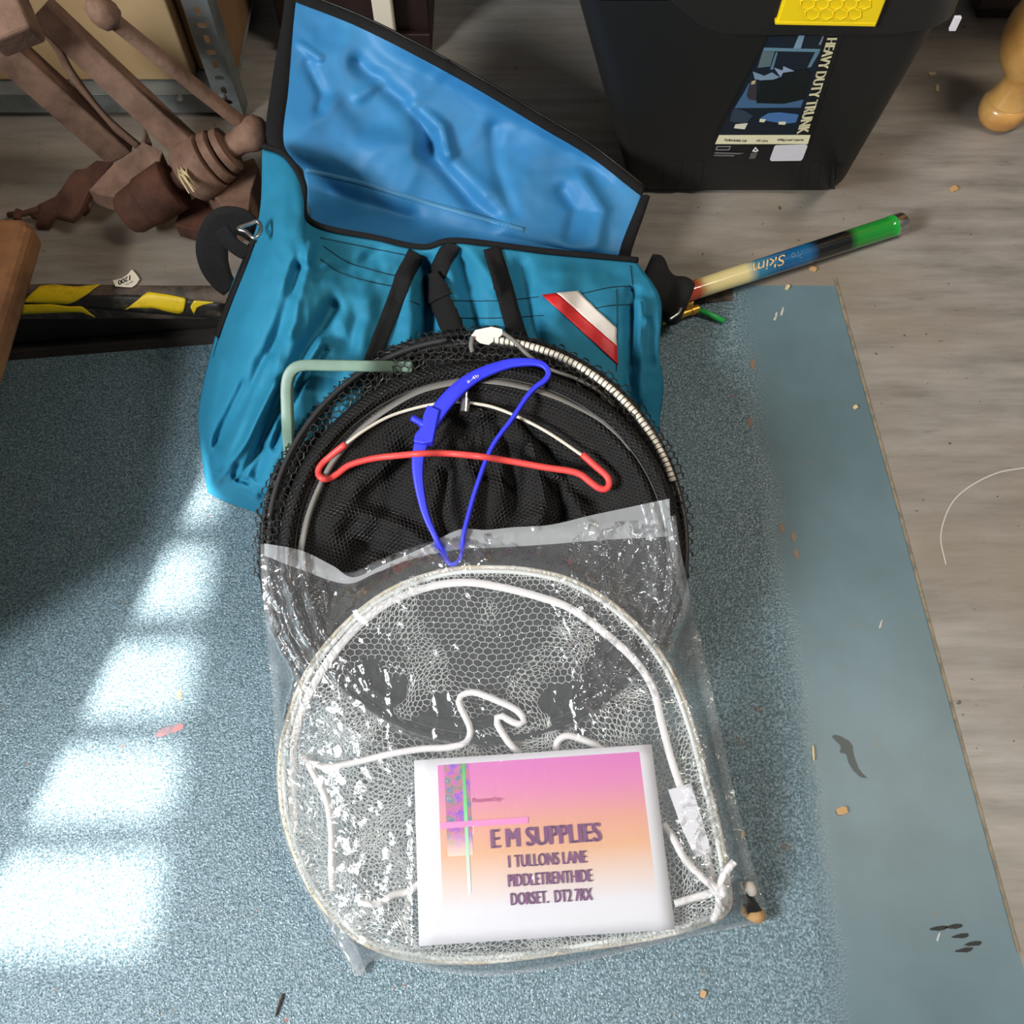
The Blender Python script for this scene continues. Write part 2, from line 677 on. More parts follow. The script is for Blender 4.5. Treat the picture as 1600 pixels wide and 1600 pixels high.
# clear plastic film
def film(name, haze, bstr, glossfac=1.0):
    t = NT(name)
    t.t.nodes.remove(t.b)
    tr = t.n('ShaderNodeBsdfTransparent')
    tr.inputs[0].default_value = (0.96, 0.965, 0.965, 1)
    nrm = t.bump(t.noise(34, 3, 0.5, dist=2.0), bstr, 0.006)
    nrm = t.bump(t.noise(120, 2, 0.5, dist=1.0), bstr * 0.4, 0.0015, nrm)
    df = t.n('ShaderNodeBsdfDiffuse')
    df.inputs[0].default_value = (0.85, 0.86, 0.87, 1)
    t.put(df.inputs['Normal'], nrm)
    tl = t.n('ShaderNodeBsdfTranslucent')
    tl.inputs[0].default_value = (0.85, 0.86, 0.87, 1)
    dm = t.n('ShaderNodeMixShader')
    dm.inputs[0].default_value = 0.4
    t.put(dm.inputs[1], df.outputs[0])
    t.put(dm.inputs[2], tl.outputs[0])
    m1 = t.n('ShaderNodeMixShader')
    m1.inputs[0].default_value = haze
    t.put(m1.inputs[1], tr.outputs[0])
    t.put(m1.inputs[2], dm.outputs[0])
    gl = t.n('ShaderNodeBsdfGlossy')
    gl.inputs['Roughness'].default_value = 0.09
    t.put(gl.inputs['Normal'], nrm)
    lw = t.n('ShaderNodeFresnel')
    lw.inputs['IOR'].default_value = 1.45
    t.put(lw.inputs['Normal'], nrm)
    m2 = t.n('ShaderNodeMixShader')
    t.put(m2.inputs[0], t.math('MINIMUM', t.math('MULTIPLY', lw.outputs[0], glossfac, True), 0.42))
    t.put(m2.inputs[1], m1.outputs[0])
    t.put(m2.inputs[2], gl.outputs[0])
    t.put(t.out.inputs[0], m2.outputs[0])
    return t.m


M_FILM = film('clear polythene', 0.10, 0.26, 1.5)
M_FILMB = film('clear polythene back', 0.04, 0.2, 0.5)
M_FILME = film('polythene edge', 0.26, 0.3, 1.6)
M_FILMH = film('milky polythene', 0.46, 0.25, 1.2)

# ================================================================== STRUCTURE
XL = -1.9
# ramp and flat blue strip
V, F = [], []
ys = np.linspace(-0.75, 0.955, 30)
xs_r = [XL, -1.4, -1.0, -0.6, -0.3, 0.0, 0.2, 0.3, 0.345]
for y in ys:
    xe = Z(1305, 432, 0).x + (0.955 - y) / (0.955 - 0.018) * (Z(1590, 1480, 0).x - Z(1305, 432, 0).x)
    for x in xs_r + [0.42, xe]:
        V.append((x, y, fz(x)))
structure(build('floor_ramp', V, grid_faces(len(ys), len(xs_r) + 2), M_BLUE, smooth=False, base=(0, 0, 0)), 'blue anti-slip painted ramp and landing strip')
# raised grey floor (behind and to the right of the ramp)
x_a, x_b = Z(1305, 432, 0).x, Z(1590, 1480, 0).x
sl = (x_b - x_a) / (0.955 - 0.018)
xn = x_a + sl * (0.955 + 0.75)
V = [(XL, 0.955, 0), (x_a, 0.955, 0), (xn, -0.75, 0), (1.9, -0.75, 0), (1.9, 3.0, 0), (XL, 3.0, 0), (1.9, 0.955, 0)]
structure(build('floor', V, [(0, 1, 6, 4, 5), (1, 2, 3, 6)], M_VINYL, smooth=False, base=(0, 0, 0)), 'grey streaked vinyl floor')
# step edge: worn nosing and dark riser
prof = [(0.956, 0.0004), (0.944, 0.0012), (0.934, -0.006), (0.926, -0.022), (0.924, -0.044), (0.931, -0.052), (0.955, -0.054)]
V, F = [], []
nx = 60
for i in range(nx):
    x = XL + (0.345 - XL) * i / (nx - 1)
    k = max(0.012, min(1.0, -fz(x) / 0.075))
    for (y, z) in prof:
        w = 0.004 * nz(x * 9, y * 40, z * 40)
        V.append((x, y + w, z * k + 0.4 * w * (1 if z < -0.002 else 0)))
NOSE = structure(build('trim_1', V, grid_faces(nx, len(prof)), M_NOSE, base=(0, 0.95, 0)), 'worn brown nosing along the step edge')
V, F = [], []
for i in range(20):
    x = XL + (0.345 - XL) * i / 19
    V += [(x, 0.954, -0.001), (x, 0.954, fz(x) - 0.01)]
structure(build('trim_2', V, grid_faces(20, 2), M_RISER, smooth=False, solid=0.01, base=(0, 0.95, 0)), 'dark riser board under the step edge')
V, F = [], []
for i in range(20):
    x = XL + (0.3 - XL) * i / 19
    V += [(x, 0.944, fz(x) + 0.014), (x, 0.93, fz(x) + 0.012), (x, 0.925, fz(x) - 0.002)]
structure(build('trim_3', V, grid_faces(20, 3), M_RISER, smooth=False, solid=0.004, base=(0, 0.94, 0)), 'thin brown strip along the foot of the riser')
nb = bvh(NOSE)
nose = lambda l: (lambda x, y: on(nb, x, y, l, Z(x, y, -0.03)))


def tape_piece(name, poly, m, lab, lift=0.0018):
    P = []
    n = len(poly)
    for i in range(n):
        a, b = poly[i], poly[(i + 1) % n]
        for k in range(3):
            P.append((a[0] + (b[0] - a[0]) * k / 3, a[1] + (b[1] - a[1]) * k / 3))
    # rows across so the strip follows the nosing
    xs = sorted(set([p[0] for p in P]))
    V, F = [], []
    cols = []
    x0, x1 = min(p[0] for p in poly), max(p[0] for p in poly)
    N = 24
    for i in range(N):
        x = x0 + 0.5 + (x1 - x0 - 1.0) * i / (N - 1)
        yy = []
        for k in range(n):
            (ax, ay), (bx, by) = poly[k], poly[(k + 1) % n]
            if (ax - x) * (bx - x) <= 0 and ax != bx:
                yy.append(ay + (by - ay) * (x - ax) / (bx - ax))
        a, b = min(yy), max(yy)
        for q in range(5):
            V.append(nose(lift)(x, a + (b - a) * q / 4))
    o = build(name, V, grid_faces(N, 5), m, NOSE, solid=0.0008, offset=0)
    o['label'] = lab
    return o


tape_piece('hazard_tape', [(-6, 462), (60, 458), (120, 462), (200, 460), (280, 466), (352, 474), (352, 500), (300, 494), (220, 488), (130, 480), (60, 478), (-6, 492)], M_TAPEK, 'torn black hazard tape', 0.001)
tape_piece('hazard_tape', [(36, 471), (62, 449), (85, 446), (118, 450), (158, 446), (128, 466), (108, 474), (60, 472)], M_TAPEY, 'torn yellow hazard tape', 0.0026)
tape_piece('hazard_tape', [(34, 475), (80, 474), (112, 478), (128, 477), (150, 494), (128, 486), (104, 486), (34, 489)], M_TAPEY, 'torn yellow hazard tape', 0.0026)
tape_piece('hazard_tape', [(196, 483), (232, 456), (262, 460), (292, 466), (290, 484), (282, 489), (240, 480), (205, 480)], M_TAPEY, 'torn yellow hazard tape', 0.0026)
tape_piece('hazard_tape', [(298, 478), (304, 468), (336, 471), (318, 475), (308, 480), (304, 490)], M_TAPEY, 'torn yellow hazard tape', 0.0026)

# window wall at the left: the daylight enters through it
WX = -2.2
w_y0, w_y1, w_z0, w_z1 = -0.02, 0.66, 1.2, 3.42
zt = 6.2


def wall_piece(V, F, lo, hi):
    v, f = box_mesh(lo, hi)
    k = len(V)
    V += v
    F += [tuple(i + k for i in q) for q in f]


V, F = [], []
wall_piece(V, F, (WX - 0.12, -1.8, -0.35), (WX, 3.2, w_z0))
wall_piece(V, F, (WX - 0.12, -1.8, w_z1), (WX, 3.2, zt))
wall_piece(V, F, (WX - 0.12, -1.8, w_z0), (WX, w_y0, w_z1))
wall_piece(V, F, (WX - 0.12, w_y1, w_z0), (WX, 3.2, w_z1))
structure(build('wall_left', V, F, M_WALL, smooth=False, base=(WX, 0, -0.35)))
V, F = [], []
for y in (0.115, 0.250, 0.395, 0.54):
    wall_piece(V, F, (WX - 0.08, y - 0.023, w_z0), (WX - 0.04, y + 0.023, w_z1))
wall_piece(V, F, (WX - 0.08, w_y0, w_z0), (WX - 0.04, w_y1, w_z0 + 0.03))
structure(build('window_1', V, F, M_WALL, smooth=False, base=(WX, 0.36, w_z0)))
# unseen slanted blocker, added to shape the left edge of the sun patch
P0 = [(-1.691, 0.06), (-1.481, 0.66), (-1.521, 0.70), (-1.74, 0.06)]
V, F = prism_mesh([(x, y, 1.8) for x, y in P0], (0, 0, -2.1))
structure(build('sun_blocker', V, F, M_WALL, smooth=False))

RAMP, FLOOR = bpy.data.objects['floor_ramp'], bpy.data.objects['floor']


def stain(name, poly, m, parent, pl=G, lift=0.0006):
    n = len(poly)
    Q = smooth_path(poly, n * 4, True)
    V = [pl(x + 1.2 * nz(x / 4, y / 4), y + 1.2 * nz(x / 4, y / 4, 5), lift) for x, y in Q]
    build(name, V, [tuple(range(len(V)))], m, parent, smooth=False)


M_ST1 = mat('dark damp stain', lin(66, 74, 72), 0.5)
M_ST2 = mat('black scuff', lin(30, 34, 34), 0.6)
M_ST3 = mat('red smear', lin(190, 126, 124), 0.6, col2=lin(120, 120, 130), nscale=80)
M_ST4 = mat('white scratch', lin(190, 188, 180), 0.6)
M_ST5 = mat('rusty spot', lin(140, 118, 96), 0.6)
stain('dark_stain', [(1300, 1150), (1312, 1150), (1330, 1162), (1334, 1180), (1344, 1205), (1356, 1215), (1342, 1212), (1328, 1195), (1322, 1178), (1312, 1176), (1314, 1166)], M_ST1, RAMP)
for a, b in ((1466, 1450), (1490, 1447), (1500, 1462), (1506, 1484), (1520, 1474)):
    stain('scuff_mark', [(a - 14, b + 2), (a, b - 3), (a + 14, b - 3), (a + 10, b + 3), (a - 4, b + 4)], M_ST2, RAMP)
stain('red_smear', [(242, 1148), (258, 1136), (284, 1130), (286, 1138), (268, 1146), (246, 1152)], M_ST3, RAMP)
for a, b in ((280, 1086), (1222, 826), (1176, 570), (1172, 660), (1244, 866), (1240, 840)):
    stain('rusty_spot', [(a - 4, b), (a, b - 9), (a + 4, b - 2), (a + 2, b + 8)], M_ST5, RAMP)
for a, b in ((1222, 486), (1212, 494), (1376, 975), (1466, 1464), (300, 905)):
    stain('scratch', [(a - 3, b + 5), (a + 1, b - 6), (a + 3, b - 5), (a, b + 6)], M_ST4, RAMP)
V, F = strip_mesh([(1478, 882), (1470, 837), (1485, 790), (1514, 761), (1558, 739), (1600, 731)], 2.2, lambda x, y: Z(x, y, 0.0006), 50)
build('curved_scratch', V, F, M_ST4, FLOOR)
V, F = strip_mesh([(1304, 432), (1350, 600), (1400, 780), (1450, 966), (1500, 1150), (1592, 1488)], 4.5, lambda x, y: Z(x, y, 0.0009), 60)
structure(build('trim_4', V, F, mat('tan joint line', lin(146, 130, 104), 0.7, col2=lin(104, 98, 86), nscale=60), smooth=True), 'tan joint line between blue strip and grey vinyl')

# ================================================================== BROWN CHEST (left edge)
xe, yf = Z(28, 420, 0.13).x, Z(20, 337, 0.13).y
o = thing('bench', 'brown worn bench edge below the rusty vice at the frame edge', 'bench', (-0.9, 0.7, fz(-0.9)))
V, F = prism_mesh([(x, y, 0.13) for x, y in ((xe, 0.40), (xe, yf - 0.02), (xe - 0.006, yf - 0.006), (xe - 0.02, yf), (-1.2, yf), (-1.2, 0.03))], (0, 0, -0.045))  # near side, out of view, slanted to angle the shadow it casts
build('seat', V, F, M_BROWN, o, smooth=False, bevel=0.014)
box('added_shade_back', (-1.24, 0.0, fz(-1.2) + 0.001), (-1.2, yf + 0.1, 0.80), M_BROWN, o, 0.01)  # unseen high back, added to keep window light off floor and vice
for x, y in ((xe - 0.2, yf - 0.08), (-0.95, 0.42)):
    box('leg', (x - 0.025, y - 0.025, fz(x) + 0.0005), (x + 0.025, y + 0.025, 0.09), M_DARKWOOD, o)

# ================================================================== SHELVING + BOXES
SY = 1.32
sh = thing('shelving_unit', 'grey slotted steel shelving unit holding cardboard boxes', 'shelves', (-0.6, SY + 0.1, 0))
xr = YP(351, 86, SY).x
xl = xr - 0.040
V, F = [], []
zc, k = 0.0, 0
while zc < 0.6:
    ch = 0.024
    zm = zc + ch / 2
    xm = (xl + xr) / 2
    hw, hh = (0.0085, 0.005) if k % 2 else (0.005, 0.008)
    o8 = [(xl, zc), (xm, zc), (xr, zc), (xr, zm), (xr, zc + ch), (xm, zc + ch), (xl, zc + ch), (xl, zm)]
    i8 = [(xm - hw * .75, zm - hh * .75), (xm, zm - hh), (xm + hw * .75, zm - hh * .75), (xm + hw, zm), (xm + hw * .75, zm + hh * .75), (xm, zm + hh), (xm - hw * .75, zm + hh * .75), (xm - hw, zm)]
    b = len(V)
    V += [(x, SY, z) for x, z in o8 + i8]
    for q in range(8):
        r = (q + 1) % 8
        F.append((b + q, b + r, b + 8 + r, b + 8 + q))
    zc += ch
    k += 1
build('post', V, F, M_GREYSTEEL, sh, smooth=False, solid=0.002)
box('post_flange', (xr - 0.002, SY, 0), (xr, SY + 0.04, 0.6), M_GREYSTEEL, sh, 0.0005)
box('shelf_beam', (-1.4, SY + 0.004, 0.010), (xl + 0.01, SY + 0.007, 0.047), M_GREYSTEEL, sh, 0.0008)
box('shelf', (-1.4, SY + 0.004, 0.045), (xr - 0.004, SY + 0.45, 0.048), M_GREYSTEEL, sh, 0.0008)
for (px, py) in ((281, 155), (347, 150)):
    p = YP(px, py, SY)
    lathe('bolt', p + Vector((0, 0.004, 0)), p - Vector((0, 0.01, 0)), [(0, 0.007), (0.008, 0.007), (0.012, 0.004)], M_GREYSTEEL, sh, 6)
o = box('cardboard_box', (-1.35, SY + 0.035, 0.050), (YP(278, 60, SY + 0.03).x, SY + 0.42, 0.42), M_CARD, None, 0.004)
tag(o, 'pale cardboard box on the shelf behind the rusty vice', 'box')
o = box('cardboard_box', (YP(278, 60, SY + 0.03).x + 0.004, SY + 0.06, 0.050), (xr - 0.006, SY + 0.42, 0.36), M_CARDD, None, 0.004)
tag(o, 'dark brown cardboard box behind the slotted steel post', 'box')

# ================================================================== DARK FURNITURE AT THE BACK
dc = thing('dark_cabinet', 'dark stained cabinet standing behind the blue bag flap', 'cabinet', (-0.45, 1.75, 0))
xk = Z(676, 70, 0).x
yk = Z(676, 78, 0).y
box('body', (xr + 0.05, yk, 0.0), (xk, 2.2, 0.9), M_DARKWOOD, dc, 0.004)
box('plinth', (xr + 0.05, yk - 0.012, 0.0), (xk, yk, 0.04), M_DARKWOOD, dc, 0.003)
p = YP(596, 2, yk - 0.03)
o = box('furniture_glide', (p.x - 0.017, yk - 0.035, 0), (p.x + 0.017, yk - 0.0125, p.z + 0.02), M_TAG, None, 0.004)
o.location.z = 0
tag(o, 'small off-white block in front of the dark cabinet', 'block')
dw = thing('wooden_sideboard', 'dark brown sideboard behind the turned wooden leg', 'sideboard', (1.25, 1.9, 0))
sbx, sby = Z(1500, 0, 0).x, Z(1550, 40, 0).y
box('body', (sbx, sby, 0.03), (1.9, 2.4, 0.8), M_DARKWOOD, dw, 0.004)
box('plinth', (sbx + 0.02, sby + 0.02, 0.0), (1.9, 2.4, 0.03), M_DARKWOOD, dw, 0.002)

# turned pine leg
lp = Z(1556, 190, 0)
tl = thing('pine_table', 'varnished pine table on a bulbous turned leg, right of the black trunk', 'table', lp)
pr = [(0, 0.024), (0.004, 0.031), (0.014, 0.037), (0.026, 0.040), (0.036, 0.0395), (0.044, 0.036), (0.0455, 0.0325), (0.047, 0.0345), (0.056, 0.031), (0.07, 0.0265), (0.084, 0.026), (0.094, 0.029), (0.104, 0.038), (0.120, 0.050), (0.14, 0.059), (0.162, 0.063), (0.186, 0.0625), (0.21, 0.056), (0.228, 0.045), (0.232, 0.041), (0.236, 0.043), (0.26, 0.034), (0.29, 0.03), (0.34, 0.036), (0.40, 0.042), (0.46, 0.036), (0.5, 0.045), (0.62, 0.045)]
lathe('leg', lp, lp + Vector((0, 0, 1)), pr, M_PINE, tl, 40)
box('apron', (lp.x - 0.02, lp.y - 0.02, 0.60), (1.85, lp.y + 0.02, 0.70), M_PINE, tl)
box('table_top', (lp.x - 0.08, lp.y - 0.06, 0.70), (1.85, sby - 0.03, 0.73), M_PINE, tl)

# ================================================================== TRUNK
tz = 0.335
bl, br_ = Z(984, 303, 0.0), Z(1318, 300, 0.0)
tll, trr = Z(908, 32, tz), Z(1482, 36, tz)
tk = thing('storage_box', 'black heavy duty plastic trunk with yellow latch and printed label', 'trunk', ((bl.x + br_.x) / 2, bl.y + 0.25, 0))


def rrect(x0, x1, y0, y1, r, z, n=6):
    out = []
    for cx, cy, a0 in ((x1 - r, y0 + r, -90), (x1 - r, y1 - r, 0), (x0 + r, y1 - r, 90), (x0 + r, y0 + r, 180)):
        for k in range(n + 1):
            a = R_(a0 + 90 * k / n)
            out.append((cx + r * math.cos(a), cy + r * math.sin(a), z(cx + r * math.cos(a)) if callable(z) else z))
    return out


V = []
levels = [(0.0, -0.012), (0.006, -0.003), (0.02, 0.0), (0.08, 0.0), (0.16, 0.0), (0.26, 0.0), (tz + 0.03, 0.0)]
for z, off in levels:
    q = z / tz
    x0 = bl.x + (tll.x - bl.x) * q - off
    x1 = br_.x + (trr.x - br_.x) * q + off
    y0 = bl.y + (tll.y - bl.y) * q - off
    y1 = bl.y + 0.55 + 0.05 * q
    V += rrect(x0, x1, y0, y1, 0.035, z)
n = 28
F = grid_faces(len(levels), n, True) + [tuple(range(n))[::-1]]
body = build('body', V, F, M_TRUNK, tk)
body.modifiers.new('es', 'EDGE_SPLIT').split_angle = R_(40)
tb = bvh(body)
tr_ = lambda l: (lambda x, y: on(tb, x, y, l, Z(x, y, 0.15)))
for (xa, xb) in ((1034, 1060), (1082, 1094), (1236, 1248), (1262, 1276), (1296, 1304)):
    dx = -6
    V = [tr_(0.0)(xa, 294), tr_(0.0)(xb, 294), tr_(0.0)(xb - dx, 252), tr_(0.0)(xa - dx, 252)]
    Vo = [v + Vector((0, -0.0025, 0)) for v in V]
    V2 = V + [Vo[0], Vo[1], V[2], V[3]]
    V2[4] = Vo[0]; V2[5] = Vo[1]; V2[6] = V[2] + Vector((0, -0.001, 0)); V2[7] = V[3] + Vector((0, -0.001, 0))
    build('rib', V2, [(4, 5, 6, 7), (0, 4, 7, 3), (1, 2, 6, 5), (0, 1, 5, 4), (2, 3, 7, 6)], M_TRUNK, tk, smooth=False)


def lipz(x):
    u = (x - tll.x) / (trr.x - tll.x)
    return tz - 0.008 + 0.075 * sst(0.42, 0.12, u) ** 1.3 + 0.012 * sst(0.82, 1.0, u)


x0, x1, y0, y1 = tll.x - 0.004, trr.x + 0.012, tll.y - 0.022, bl.y + 0.62


def ringx(off, z):
    pts = []
    r = 0.05
    a, b, c_, d_ = x0 - off, x1 + off, y0 - off, y1 + off
    segs = [((a + r, c_), (b - r, c_))]
    for i in range(24):
        u = i / 23
        pts.append((a + r + (b - a - 2 * r) * u, c_))
    for k in range(1, 7):
        an = R_(-90 + 90 * k / 6)
        pts.append((b - r + r * math.cos(an), c_ + r + r * math.sin(an)))
    for k in range(0, 7):
        an = R_(90 * k / 6)
        pts.append((b - r + r * math.cos(an), d_ - r + r * math.sin(an)))
    for k in range(0, 7):
        an = R_(90 + 90 * k / 6)
        pts.append((a + r + r * math.cos(an), d_ - r + r * math.sin(an)))
    for k in range(0, 6):
        an = R_(180 + 90 * k / 6)
        pts.append((a + r + r * math.cos(an), c_ + r + r * math.sin(an)))
    return [(x, y, z(x) if callable(z) else z) for x, y in pts]


rings = [ringx(-0.03, lambda x: lipz(x) + 0.004), ringx(-0.003, lambda x: lipz(x) + 0.001), ringx(0, lambda x: lipz(x) + 0.004), ringx(-0.006, 0.43), ringx(-0.02, 0.445)]
n = len(rings[0])
V = sum(rings, [])
lid = build('lid', V, grid_faces(5, n, True) + [tuple(4 * n + k for k in range(n))], M_TRUNK, tk)
lid.modifiers.new('es', 'EDGE_SPLIT').split_angle = R_(35)
ly = y0 - 0.006
lat = [(1213, 38), (1224, 4), (1236, -50), (1408, -50), (1384, 2), (1369, 41), (1290, 38)]
V, F = prism_mesh([YP(x, y, ly) for x, y in lat], (0, 0.02, 0))
latch = build('latch', V, F, M_TRUNKY, tk, smooth=False, bevel=0.0025)
k = 0
for row, yy in enumerate((6, 22)):
    for cxp in range(5 - row):
        X = 1262 + cxp * 22 + row * 11 - row * 4
        hx = [YP(X + 12 * math.cos(R_(60 * a + 30)), yy + 9 * math.sin(R_(60 * a + 30)), ly - 0.0004) for a in range(6)]
        tube('hexagon_moulding', hx, 0.0009, M_TRUNKY, latch, 6, True)
V, F = prism_mesh([YP(x, y, ly - 0.0005) for x, y in ((1212, 34), (1369, 36), (1368, 42), (1211, 39))], (0, 0.012, 0))
build('pull_edge', V, F, M_TRUNKY, latch, smooth=False, bevel=0.001)
box('price_scrap', (trr.x - 0.0045, y0 - 0.003, lipz(trr.x) - 0.001), (trr.x + 0.004, y0 + 0.002, lipz(trr.x) + 0.018), M_PAPER, tk, 0.0005)['label'] = 'white paper scrap caught under the lid corner'

LC = lambda pts: [(1080 + a / 6.667, 20 + b / 6.667) for a, b in pts]
lb = decal('label_sheet', [(1203, 50), (1318, 50), (1270, 209), (1258, 252), (1110, 252), (1118, 209)], tr_(0.0007), mat('label black', lin(16, 17, 19), 0.4), tk)
lb['label'] = 'printed product label with a picture of a car boot'
pic = decal('picture', LC([(790, 290), (805, 235), (1385, 225), (1160, 1262), (285, 1262)]), tr_(0.0013), mat('label navy', lin(16, 28, 40), 0.4), lb)
pal = {}


def lp_(pts, rgb):
    if rgb not in pal:
        pal[rgb] = mat('label ink %d %d %d' % rgb, lin(*rgb), 0.4)
    lp_.k += 0.00002
    return decal('picture_shape', LC(pts), tr_(0.0018 + lp_.k), pal[rgb], lb, solid=0.0002)


lp_.k = 0.0
lp_([(760, 352), (1345, 368), (1330, 398), (745, 386)], (104, 140, 158))
lp_([(1120, 225), (1180, 225), (1140, 360), (1062, 362)], (128, 156, 178))
lp_([(1370, 228), (1380, 240), (1348, 325), (1325, 322)], (120, 132, 152))
lp_([(1345, 368), (1330, 410), (1245, 555), (1208, 560), (1290, 400)], (96, 130, 148))
lp_([(742, 390), (868, 392), (822, 548), (690, 562)], (96, 114, 116))
lp_([(880, 400), (900, 400), (850, 580), (820, 580)], (92, 128, 146))
lp_([(640, 600), (760, 645), (840, 610), (920, 660), (800, 705), (660, 680)], (128, 152, 172))
lp_([(860, 560), (950, 590), (960, 545), (1085, 600), (930, 660)], (150, 164, 190))
lp_([(600, 720), (560, 800), (450, 982), (1140, 976), (1172, 885), (690, 930)], (70, 104, 138))
lp_([(740, 690), (920, 682), (955, 612), (1200, 578), (1258, 625), (1185, 888), (960, 938), (675, 930)], (14, 20, 20))
lp_([(615, 690), (685, 700), (675, 905), (600, 890), (575, 850)], (58, 52, 58))
lp_([(632, 700), (672, 690), (660, 730), (620, 735)], (206, 190, 140))
lp_([(430, 1000), (470, 985), (560, 1010), (640, 1060), (570, 1140), (400, 1120)], (46, 62, 76))
lp_([(720, 1085), (800, 1035), (920, 1025), (1118, 1048), (1090, 1130), (980, 1145), (760, 1110)], (74, 116, 168))
lp_([(715, 1092), (778, 1098), (758, 1130), (708, 1125)], (226, 222, 190))
lp_([(912, 1122), (987, 1122), (975, 1156), (905, 1150)], (226, 222, 190))
lp_([(460, 1150), (588, 1138), (556, 1202), (443, 1190)], (230, 224, 198))
lp_([(290, 1262), (1242, 1262), (1212, 1356), (247, 1356)], (238, 230, 190))
lp_([(265, 1378), (412, 1376), (396, 1420), (253, 1420)], (150, 150, 148))
lp_([(275, 1386), (400, 1384), (388, 1412), (263, 1412)], (18, 18, 20))
lp_([(245, 1440), (548, 1450), (500, 1462), (240, 1456)], (110, 110, 110))
lp_([(238, 1468), (450, 1470), (446, 1484), (235, 1480)], (110, 110, 110))
lp_([(632, 1432), (668, 1384), (702, 1424), (672, 1440)], (232, 232, 230))
lp_([(655, 1424), (669, 1402), (682, 1424)], (18, 18, 20))
lp_([(622, 1446), (690, 1446), (664, 1506), (600, 1510)], (96, 90, 84))
stq = LC([(882, 1368), (1190, 1360), (1206, 1368), (1208, 1380), (1160, 1505), (1140, 1526), (835, 1530), (820, 1520), (820, 1505), (865, 1380)])
decal('price_sticker', stq, tr_(0.0026), M_PAPER, tk)['label'] = 'blank white sticker'
text('lettering', 'HEAVY DUTY TRUNK', LC([(1520, 255), (1215, 1235), (1095, 1250), (1415, 255)]), tr_(0.0022), M_CREAM, lb, 0.006)
for s_, q in (('Padlockable Lid', [(350, 1298), (575, 1306), (570, 1332), (345, 1322)]), ('145 Litre', [(682, 1306), (800, 1306), (794, 1332), (676, 1330)]), ('470kg Load Capacity', [(898, 1298), (1175, 1298), (1168, 1324), (892, 1328)])):
    text('small_lettering', s_, LC(q), tr_(0.0026), M_INK, lb, 0.004)

# ================================================================== RUSTY LEG VICE
vb = Z(250, 320, 0)
lv = thing('leg_vice', 'rusty iron leg vice leaning against the grey shelving', 'vice', vb)
bar('jaw_leg', Z(64, 14, 0.32), Z(318, 254, 0.10), 0.036, 0.034, M_RUST, lv, n=(-0.25, -0.6, 0.75), taper=1.12, bevel=0.004)
bar('fixed_leg', Z(-20, 52, 0.30), Z(190, 240, 0.09), 0.05, 0.028, M_RUST, lv, n=(-0.3, -0.7, 0.7), bevel=0.004)
bar('jaw_collar', Z(-25, 40, 0.35), Z(44, 12, 0.36), 0.07, 0.05, M_RUST, lv, n=(-0.2, -0.6, 0.8), bevel=0.006)
strip('leaf_spring', [(64, 42), (92, 78), (112, 116), (160, 180), (218, 230)], lambda u: 8 + 3 * math.sin(u * 3.1), lambda x, y: Z(x, y, 0.30 - 0.19 * (y - 40) / 190), M_RUST, lv, 30, 0.006)
hd0, hd1 = Z(172, 28, 0.36), Z(384, 198, 0.15)
tube('handle', [hd0 + (hd1 - hd0) * k / 12 for k in range(13)], 0.0105, M_RUST, lv, 14)
hb = (hd0 - hd1).normalized()
lathe('handle_ball', hd0 - hb * 0.008, hd0 + hb * 0.1, [(0, 0.010), (0.004, 0.016), (0.012, 0.0185), (0.024, 0.018), (0.036, 0.013), (0.042, 0.004)], M_RUST, lv, 20)
ax0, ax1 = Z(398, 206, 0.145), Z(196, 338, 0.045)
AL = (ax1 - ax0).length
lathe('screw_head', ax0 + (ax0 - ax1).normalized() * 0.022, ax1, [(0, 0.004), (0.003, 0.013), (0.011, 0.022), (0.022, 0.026), (0.034, 0.0255), (0.046, 0.020), (0.052, 0.018), (0.075, 0.019)], M_RUST, lv, 28)
lathe('washer', ax0, ax1, [(0.046, 0.022), (0.048, 0.034), (0.058, 0.036), (0.060, 0.030)], M_RUST, lv, 30)
lathe('washer', ax0, ax1, [(0.063, 0.030), (0.065, 0.039), (0.077, 0.041), (0.079, 0.034)], M_RUST, lv, 30)
lathe('jaw_eye', ax0, ax1, [(0.080, 0.034), (0.083, 0.043), (0.100, 0.047), (0.122, 0.046), (0.130, 0.038)], M_RUST, lv, 30)
lathe('screw', ax0, ax1, [(0.128, 0.018), (0.160, 0.018)], M_RUST2, lv, 16)
lathe('screw_box', ax0, ax1, [(0.150, 0.020), (0.152, 0.036), (0.156, 0.040), (0.205, 0.039), (0.207, 0.036), (AL - 0.012, 0.034), (AL - 0.004, 0.030), (AL, 0.015)], M_RUST2, lv, 30)
plate('foot', [(306, 282), (350, 262), (396, 246), (404, 262), (392, 300), (388, 338), (362, 342), (340, 312)], 0.075, 0.05, M_RUST, lv)
plate('lower_bracket', [(286, 318), (322, 300), (352, 330), (372, 352), (338, 362), (300, 358), (272, 350)], 0.03, 0.028, M_RUST2, lv)
plate('clamp_strap', [(224, 201, 0.15), (228, 200, 0.15), (225, 222, 0.13), (254, 236, 0.12), (248, 254, 0.11), (214, 282, 0.09), (181, 308, 0.075), (160, 306, 0.07), (138, 297, 0.07), (176, 256, 0.10), (219, 226, 0.125)], 0, 0.03, M_RUST, lv)
plate('mounting_plate', [(176, 252, 0.09), (150, 250, 0.085), (134, 262, 0.08), (118, 264, 0.075), (108, 274, 0.07), (98, 290, 0.06), (86, 306, 0.05), (60, 318, 0.035), (44, 334, 0.02), (58, 340, 0.02), (54, 352, 0.012), (72, 352, 0.014), (84, 336, 0.03), (112, 342, 0.04), (124, 330, 0.05), (138, 306, 0.06), (142, 298, 0.065)], 0, 0.012, M_RUST2, lv)
